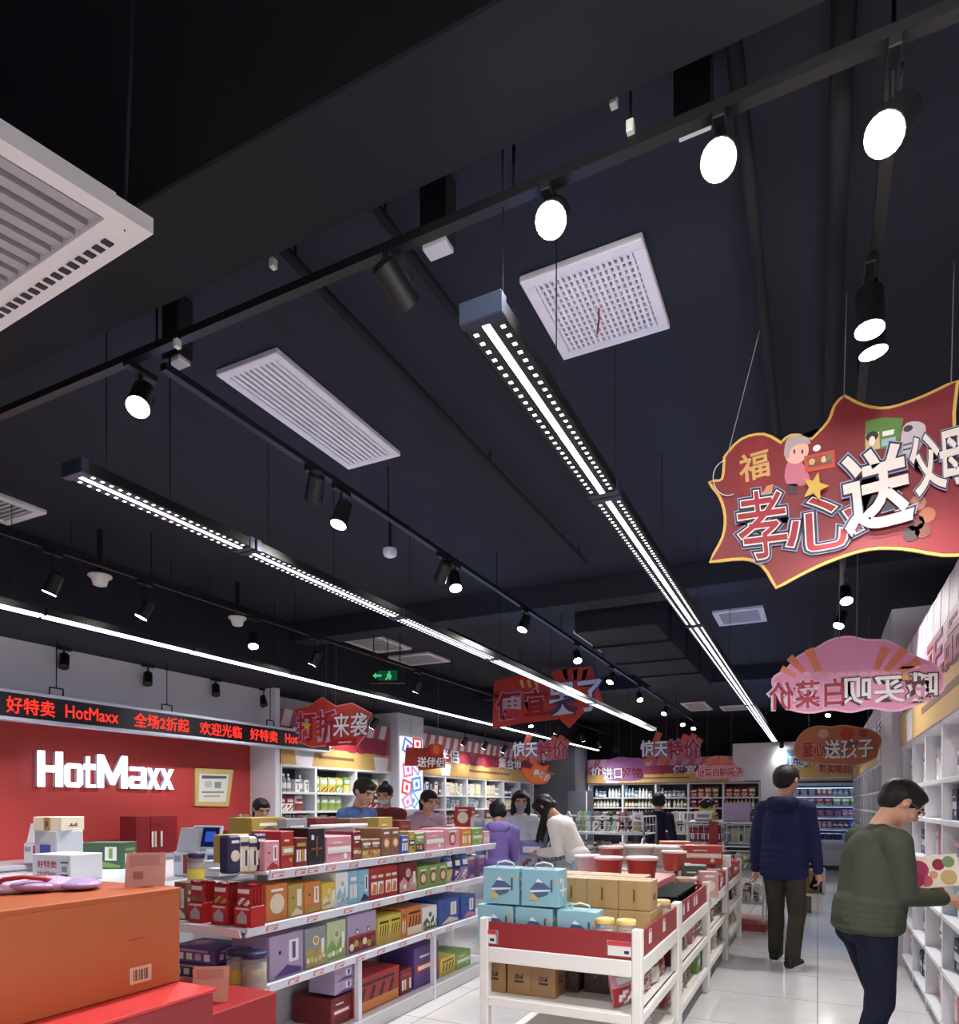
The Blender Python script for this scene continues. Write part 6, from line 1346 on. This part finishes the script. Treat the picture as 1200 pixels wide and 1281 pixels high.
    if hair == 'short': Q += [('e', hp(.55, .15, .82), (hr * .36, hr * .5, hr * .24), rot), ('e', hp(.52, -.25, .74), (hr * .36, hr * .42, hr * .22), rot)]
    if hair == 'bob': Q += [('e', hp(-.35, 0, -.2), (hr * .75, hr * .98, hr * .75), rot), ('e', hp(.52, 0, .66), (hr * .42, hr * .66, hr * .28), rot)]
    if hair in ('long', 'fall'):
        for k in range(7):
            y = -.75 + .25 * k; e = hp(-.6 - .1 * math.cos(k), y * .9, -.3); g = Vector((-.02 if hair == 'long' else .09, 0, -.26)) * H; Q.append(('c', hp(-.45, y * .8, .3), e, hr * .42, hr * .36)); Q.append(('c', e, e + g * (.8 + .1 * (k % 2)), hr * .36, hr * .16))
        if hair == 'fall':
            for s in (1, -1): Q += [('c', hp(.2, s * .8, .35), hp(.35, s * .9, -.9), hr * .34, hr * .28), ('c', hp(.35, s * .9, -.9), hp(.35, s * .8, -.9) + Vector((.02, 0, -.17)) * H, hr * .28, hr * .1)]
        else:
            for s in (1, -1): Q += [('c', hp(.15, s * .82, .3), hp(.1, s * .95, -1.2), hr * .26, hr * .24), ('c', hp(.1, s * .95, -1.2), hp(.12, s * .9, -2.4), hr * .24, hr * .12)]
    if hair == 'tail':
        Q += [('e', hp(-1.1, 0, .35), (hr * .3, hr * .3, hr * .3), rot), ('c', hp(-1.15, 0, .3), hp(-1.5, .1, -.6), hr * .34, hr * .4), ('c', hp(-1.5, .1, -.6), hp(-1.45, .1, -1.7), hr * .4, hr * .15)]
    if hair == 'bun': Q += [('e', hp(-.5, 0, 1.15), (hr * .36, hr * .36, hr * .32), rot)]
    grown('hair', Q, [HR], voxel * .75, 3, t)
    if mask:
        M_ = MB().ell(hp(.50, 0, -.50), (hr * .56, hr * .62, hr * .46), mat(mask, .6), rot, 16, 10); M_.build('face_mask', t)
        for s in (1, -1): MB().tube([hp(.6, s * .6, -.3), hp(.1, s * .86, -.05), hp(-.1, s * .92, .1)], hr * .02, mat((230, 232, 236), .5), 5).build('mask_strap', t)
    if glasses:
        for s in (1, -1):
            MB().tube([hp(1.0 + .0 * abs(math.sin(a)), s * .40 + .26 * math.cos(a), .03 + .20 * math.sin(a)) for a in [k * math.pi / 6 for k in range(12)]], hr * .018, mat((150, 146, 140), .25, metal=.8), 5, True).build('lens_rim', t)
            MB().tube([hp(.98, s * .66, .06), hp(.4, s * .90, .08), hp(-.12, s * .95, .04)], hr * .02, mat((150, 146, 140), .25, metal=.8), 5).build('temple_arm', t)
        MB().tube([hp(1.0, .14, .06), hp(1.06, 0, .1), hp(1.0, -.14, .06)], hr * .02, mat((150, 146, 140), .25, metal=.8), 5).build('bridge', t)
    # trousers
    BT = fabric(bottom)
    Q = [('e', hip + Vector((-.006 * H, 0, 0)), (.073 * H * b, .093 * H * b, .075 * H))]
    for s in (1, -1):
        hj, kn, an = J['l', s]; Q += [('c', hj, kn, .058 * H * b, .044 * H), ('c', kn, an + Vector((0, 0, .0)), .042 * H, .037 * H)]
        Q.append(('e', hj + Vector((-.020 * H, 0, .0)), (.050 * H * b, .05 * H * b, .066 * H)))
    if skirt: Q.append(('c', hip, hip + Vector((0, 0, -.18 * H)), .09 * H, .12 * H))
    grown('trousers', Q, [BT], voxel, 4, t, .010 * H / 1.7)
    # upper garment
    TPM = pattern or fabric(top)
    Q = [('c', waist + up * .0 * H, chest + up * .01 * H, .072 * H * b, .077 * H * b), ('e', chest + up * .02 * H - fw * .004 * H, (.075 * H * b, .105 * H * b, .085 * H), (0, le, 0)), ('e', hip + up * (.055 - hemdrop) * H, (.078 * H * b, .098 * H * b, .062 * H), (0, le * .6, 0)), ('c', sho + lf * .075 * H * b - up * .005 * H, sho - lf * .075 * H * b - up * .005 * H, .046 * H, .046 * H), ('c', sho - up * .01 * H, nb - up * .008 * H, .062 * H, .044 * H)]
    if boxy: Q += [('c', chest + lf * k * .035 * H * b, waist + lf * k * .035 * H * b, .076 * H * b, .076 * H * b) for k in (-1, 1)] + [('e', hip + up * (.08 - k * (.08 + hemdrop) / 4) * H, (.094 * H * b, .122 * H * b, .042 * H)) for k in range(5)]
    if coat: Q.append(('c', waist, hip - Vector((0, 0, (.10 + hemdrop) * H)), .085 * H * b, .10 * H * b))
    for s in (1, -1):
        sj, el, wr = J['a', s]; d_ = (wr - el).normalized(); Q += [('e', sj, (.047 * H, .047 * H, .047 * H)), ('c', sj, el, .045 * H * (.5 + .5 * b), .036 * H), ('c', el, wr - d_ * .006 * H, .036 * H, .026 * H)]
    grown('upper_garment', Q, [TPM], voxel, 3, t, .012 * H / 1.7)
    hm = hip + up * (.014 - hemdrop) * H
    if cuff: m = grown('waistband', [('e', hm + up * k * .012 * H, (.094 * H * b, .120 * H * b, .022 * H), (0, le * .5, 0)) for k in (-1, 0, 1)], [fabric(cuff, .8, 40)], voxel, 2, t)
    if hood: grown('hood', [('c', nb - fw * .035 * H + lf * .05 * H, nb - fw * .035 * H - lf * .05 * H, .034 * H, .034 * H), ('e', nb - fw * .058 * H - up * .012 * H, (.032 * H, .070 * H, .045 * H), (0, le, 0)), ('c', nb + lf * .052 * H - fw * .02 * H, nb + fw * .035 * H + lf * .03 * H - up * .012 * H, .024 * H, .018 * H), ('c', nb - lf * .052 * H - fw * .02 * H, nb + fw * .035 * H - lf * .03 * H - up * .012 * H, .024 * H, .018 * H)], [fabric(hood)], voxel, 3, t)
    if collar: grown('collar', [('c', nb - up * .006 * H + lf * .02 * H, nb - up * .006 * H - lf * .02 * H, .037 * H, .037 * H)], [fabric(collar)], voxel, 2, t)
    for s in (1, -1):
        hj, kn, an = J['l', s]; f = Vector((1, .12 * s, 0)).normalized(); a0 = Vector((an.x, an.y, .045 * H)) - f * .012 * H
        Q = [('c', a0 - f * .02 * H + Vector((0, 0, -.014 * H)), a0 + f * .10 * H + Vector((0, 0, -.022 * H)), .027 * H, .021 * H), ('c', a0 + Vector((0, 0, .01 * H)), a0 + f * .04 * H + Vector((0, 0, -.01 * H)), .027 * H, .027 * H)]
        o = grown('shoe', Q, [mat(shoe, .6)], .007, 2, t)
        e = a0 + f * .038 * H; ang = math.atan2(f.y, f.x)
        m = MB(); pts = [(.084 * H * math.cos(q) * (1 if math.cos(q) > 0 else .92), .035 * H * math.sin(q)) for q in [k * math.pi / 10 for k in range(20)]]
        m.prism(pts, (Vector((e.x, e.y, .0)), f, Vector((-f.y, f.x, 0)), Vector((0, 0, 1))), .022 * H, mat(sole or shoe, .6)); m.build('sole', o)
    return t, J, Mh
def handheld(t, J, s, H):
    wr, dr, side, nrm = J['h', s]; M = t.matrix_basis.copy(); M = Matrix.Translation(t.location) @ t.rotation_euler.to_matrix().to_4x4()
    return M, wr, dr, side, nrm
# the man in navy, seen from behind
HM = 1.74
t, J, _ = person('man with short dark hair in navy hooded jacket and dark olive trousers, seen from behind', (-.27, 6.72, 0), 74, HM, 2, 6, -14, hands=((.02, .155, .45), (.07, -.15, .46)), feet=((.085, .07), (-.06, -.06)), top=(36, 41, 74), bottom=(62, 60, 52), shoe=(26, 26, 30), sole=(226, 226, 224), hood=(32, 36, 66), voxel=.010, fine=True, hemdrop=.045, boxy=True)
M, wr, dr, side, nrm = handheld(t, J, -1, HM); p = M @ (wr + dr * .06 * HM - nrm * .02 * HM)
o = MB().box(-.037, .037, -.005, .005, -.075, .075, mat((22, 26, 34), .2, coat=.5), .004).build('mobile_phone'); MB().box(-.012, .012, -.0075, -.005, .03, .06, mat((60, 64, 72), .2)).build('camera_bump', o)
tag(o, 'dark mobile phone held low by the man in navy', 'phone'); o.location = p; o.rotation_euler = (R(18), R(24), R(-10))
# the man in olive, reading a box
HM2 = 1.56
t, J, _ = person('man in glasses and dark olive sweater with navy trousers, looking down at a floral box', (.235, 4.2, 0), 24, HM2, 7, 36, -6, hands=((.215, .02, .63), (.205, -.08, .615)), feet=((.05, .06), (-.06, -.06)), top=(64, 68, 58), bottom=(24, 26, 44), shoe=(30, 30, 34), glasses=True, build=1.14, voxel=.010, fine=True, cuff=(54, 56, 48), hemdrop=.005, boxy=True, collar=(60, 64, 54))
M, wr, dr, side, nrm = handheld(t, J, -1, HM2)
w0 = at(1162, 1091, d=3.66)
o = MB().box(-.13, .13, -.05, .05, -.085, .085, mat((232, 222, 206), .4), .004); F = frame((0, -.05, -.085), (1, 0, 0), (0, 0, 1))
for u, v, r_, c in ((-.09, .05, .045, (150, 50, 84)), (-.07, .10, .05, (170, 60, 96)), (-.115, .085, .04, (110, 60, 120)), (-.04, .04, .03, (196, 90, 96)), (.03, .12, .03, (150, 44, 70)), (.07, .05, .04, (196, 170, 110)), (.08, .13, .03, (120, 150, 100)), (.0, .07, .02, (206, 150, 120))):
    if u - r_ < -.13: r_ = .13 + u
    o.disc(F, u, v, r_, min(r_, v, .17 - v) * 1.0, col(c), .0012 + .0006 * abs(u) * 10)
o = o.build('floral_box'); tag(o, 'white box with large purple and pink flower print held by the man in olive', 'box'); o.location = w0; o.rotation_euler = (R(-8), R(-6), R(18))
# shoppers between the shelves
BLUEP = mat((70, 96, 150), .85, noise=.5, scale=22, bump=.3)
person('boy with short black hair and patterned blue top, looking down behind the gondola', (-4.14, 5.6, 0), -8, 1.66, 4, 24, 0, top=(70, 96, 150), pattern=BLUEP, bottom=(40, 44, 60), hands=((.16, .1, .62), (.18, -.08, .60)))
person('person with dark hair in a bun and pale face mask behind the gondola', (-4.71, 7.04, 0), -75, 1.64, 4, 16, 0, top=(120, 60, 64), bottom=(40, 40, 50), hair='bun', mask=(196, 208, 226), hands=((.14, .1, .6), (.16, -.08, .6)))
person('girl with dark ponytail in lilac pink hoodie reaching across the gondola', (-4.06, 6.75, 0), -35, 1.58, 16, 8, 8, top=(196, 166, 180), bottom=(60, 62, 84), hair='tail', hood=(206, 160, 186), hands=((.25, .10, .60), (.28, -.06, .62)))
person('child with bobbed dark hair in violet hooded top at the gondola end', (-2.86, 6.25, 0), 118, 1.46, 12, 24, 8, top=(128, 110, 180), bottom=(52, 54, 72), hair='bob', hood=(140, 122, 192), hands=((.2, .1, .55), (.2, -.08, .55)))
person('woman with long black hair, blue face mask and white jacket', (-3.2, 7.6, 0), -62, 1.56, 5, 12, 0, top=(214, 222, 230), bottom=(26, 26, 32), hair='long', mask=(110, 160, 206), coat=True, hands=((.15, .06, .6), (.16, -.05, .62)))
person('woman with long black hair in white knit and light jeans, bending over a bag', (-2.16, 6.75, 0), 178, 1.62, 30, 34, 0, top=(236, 232, 228), bottom=(176, 190, 214), hair='fall', shoe=(220, 220, 220), hands=((.26, .06, .58), (.27, -.05, .56)), feet=((.02, .06), (-.03, -.05)), hemdrop=.0)
o = pouch('shopping_bag', .26, .32, .12, (126, 132, 190), (150, 160, 206), 4); put(o, 'translucent blue shopping bag held between the two women', 'shopping bag', (-2.72, 6.78, .74), R(20))
person('person with short black hair in dark clothes, seen from behind near the cubby shelf', (-2.08, 10.05, 0), 80, 1.56, 2, 8, 10, top=(38, 38, 56), bottom=(34, 34, 44), hair='bob')
person('cashier with dark tied hair behind the checkout, only the head showing', (-5.5, 5.65, 0), -20, 1.47, 6, 20, 0, top=(150, 40, 44), bottom=(40, 40, 46), hair='tail')
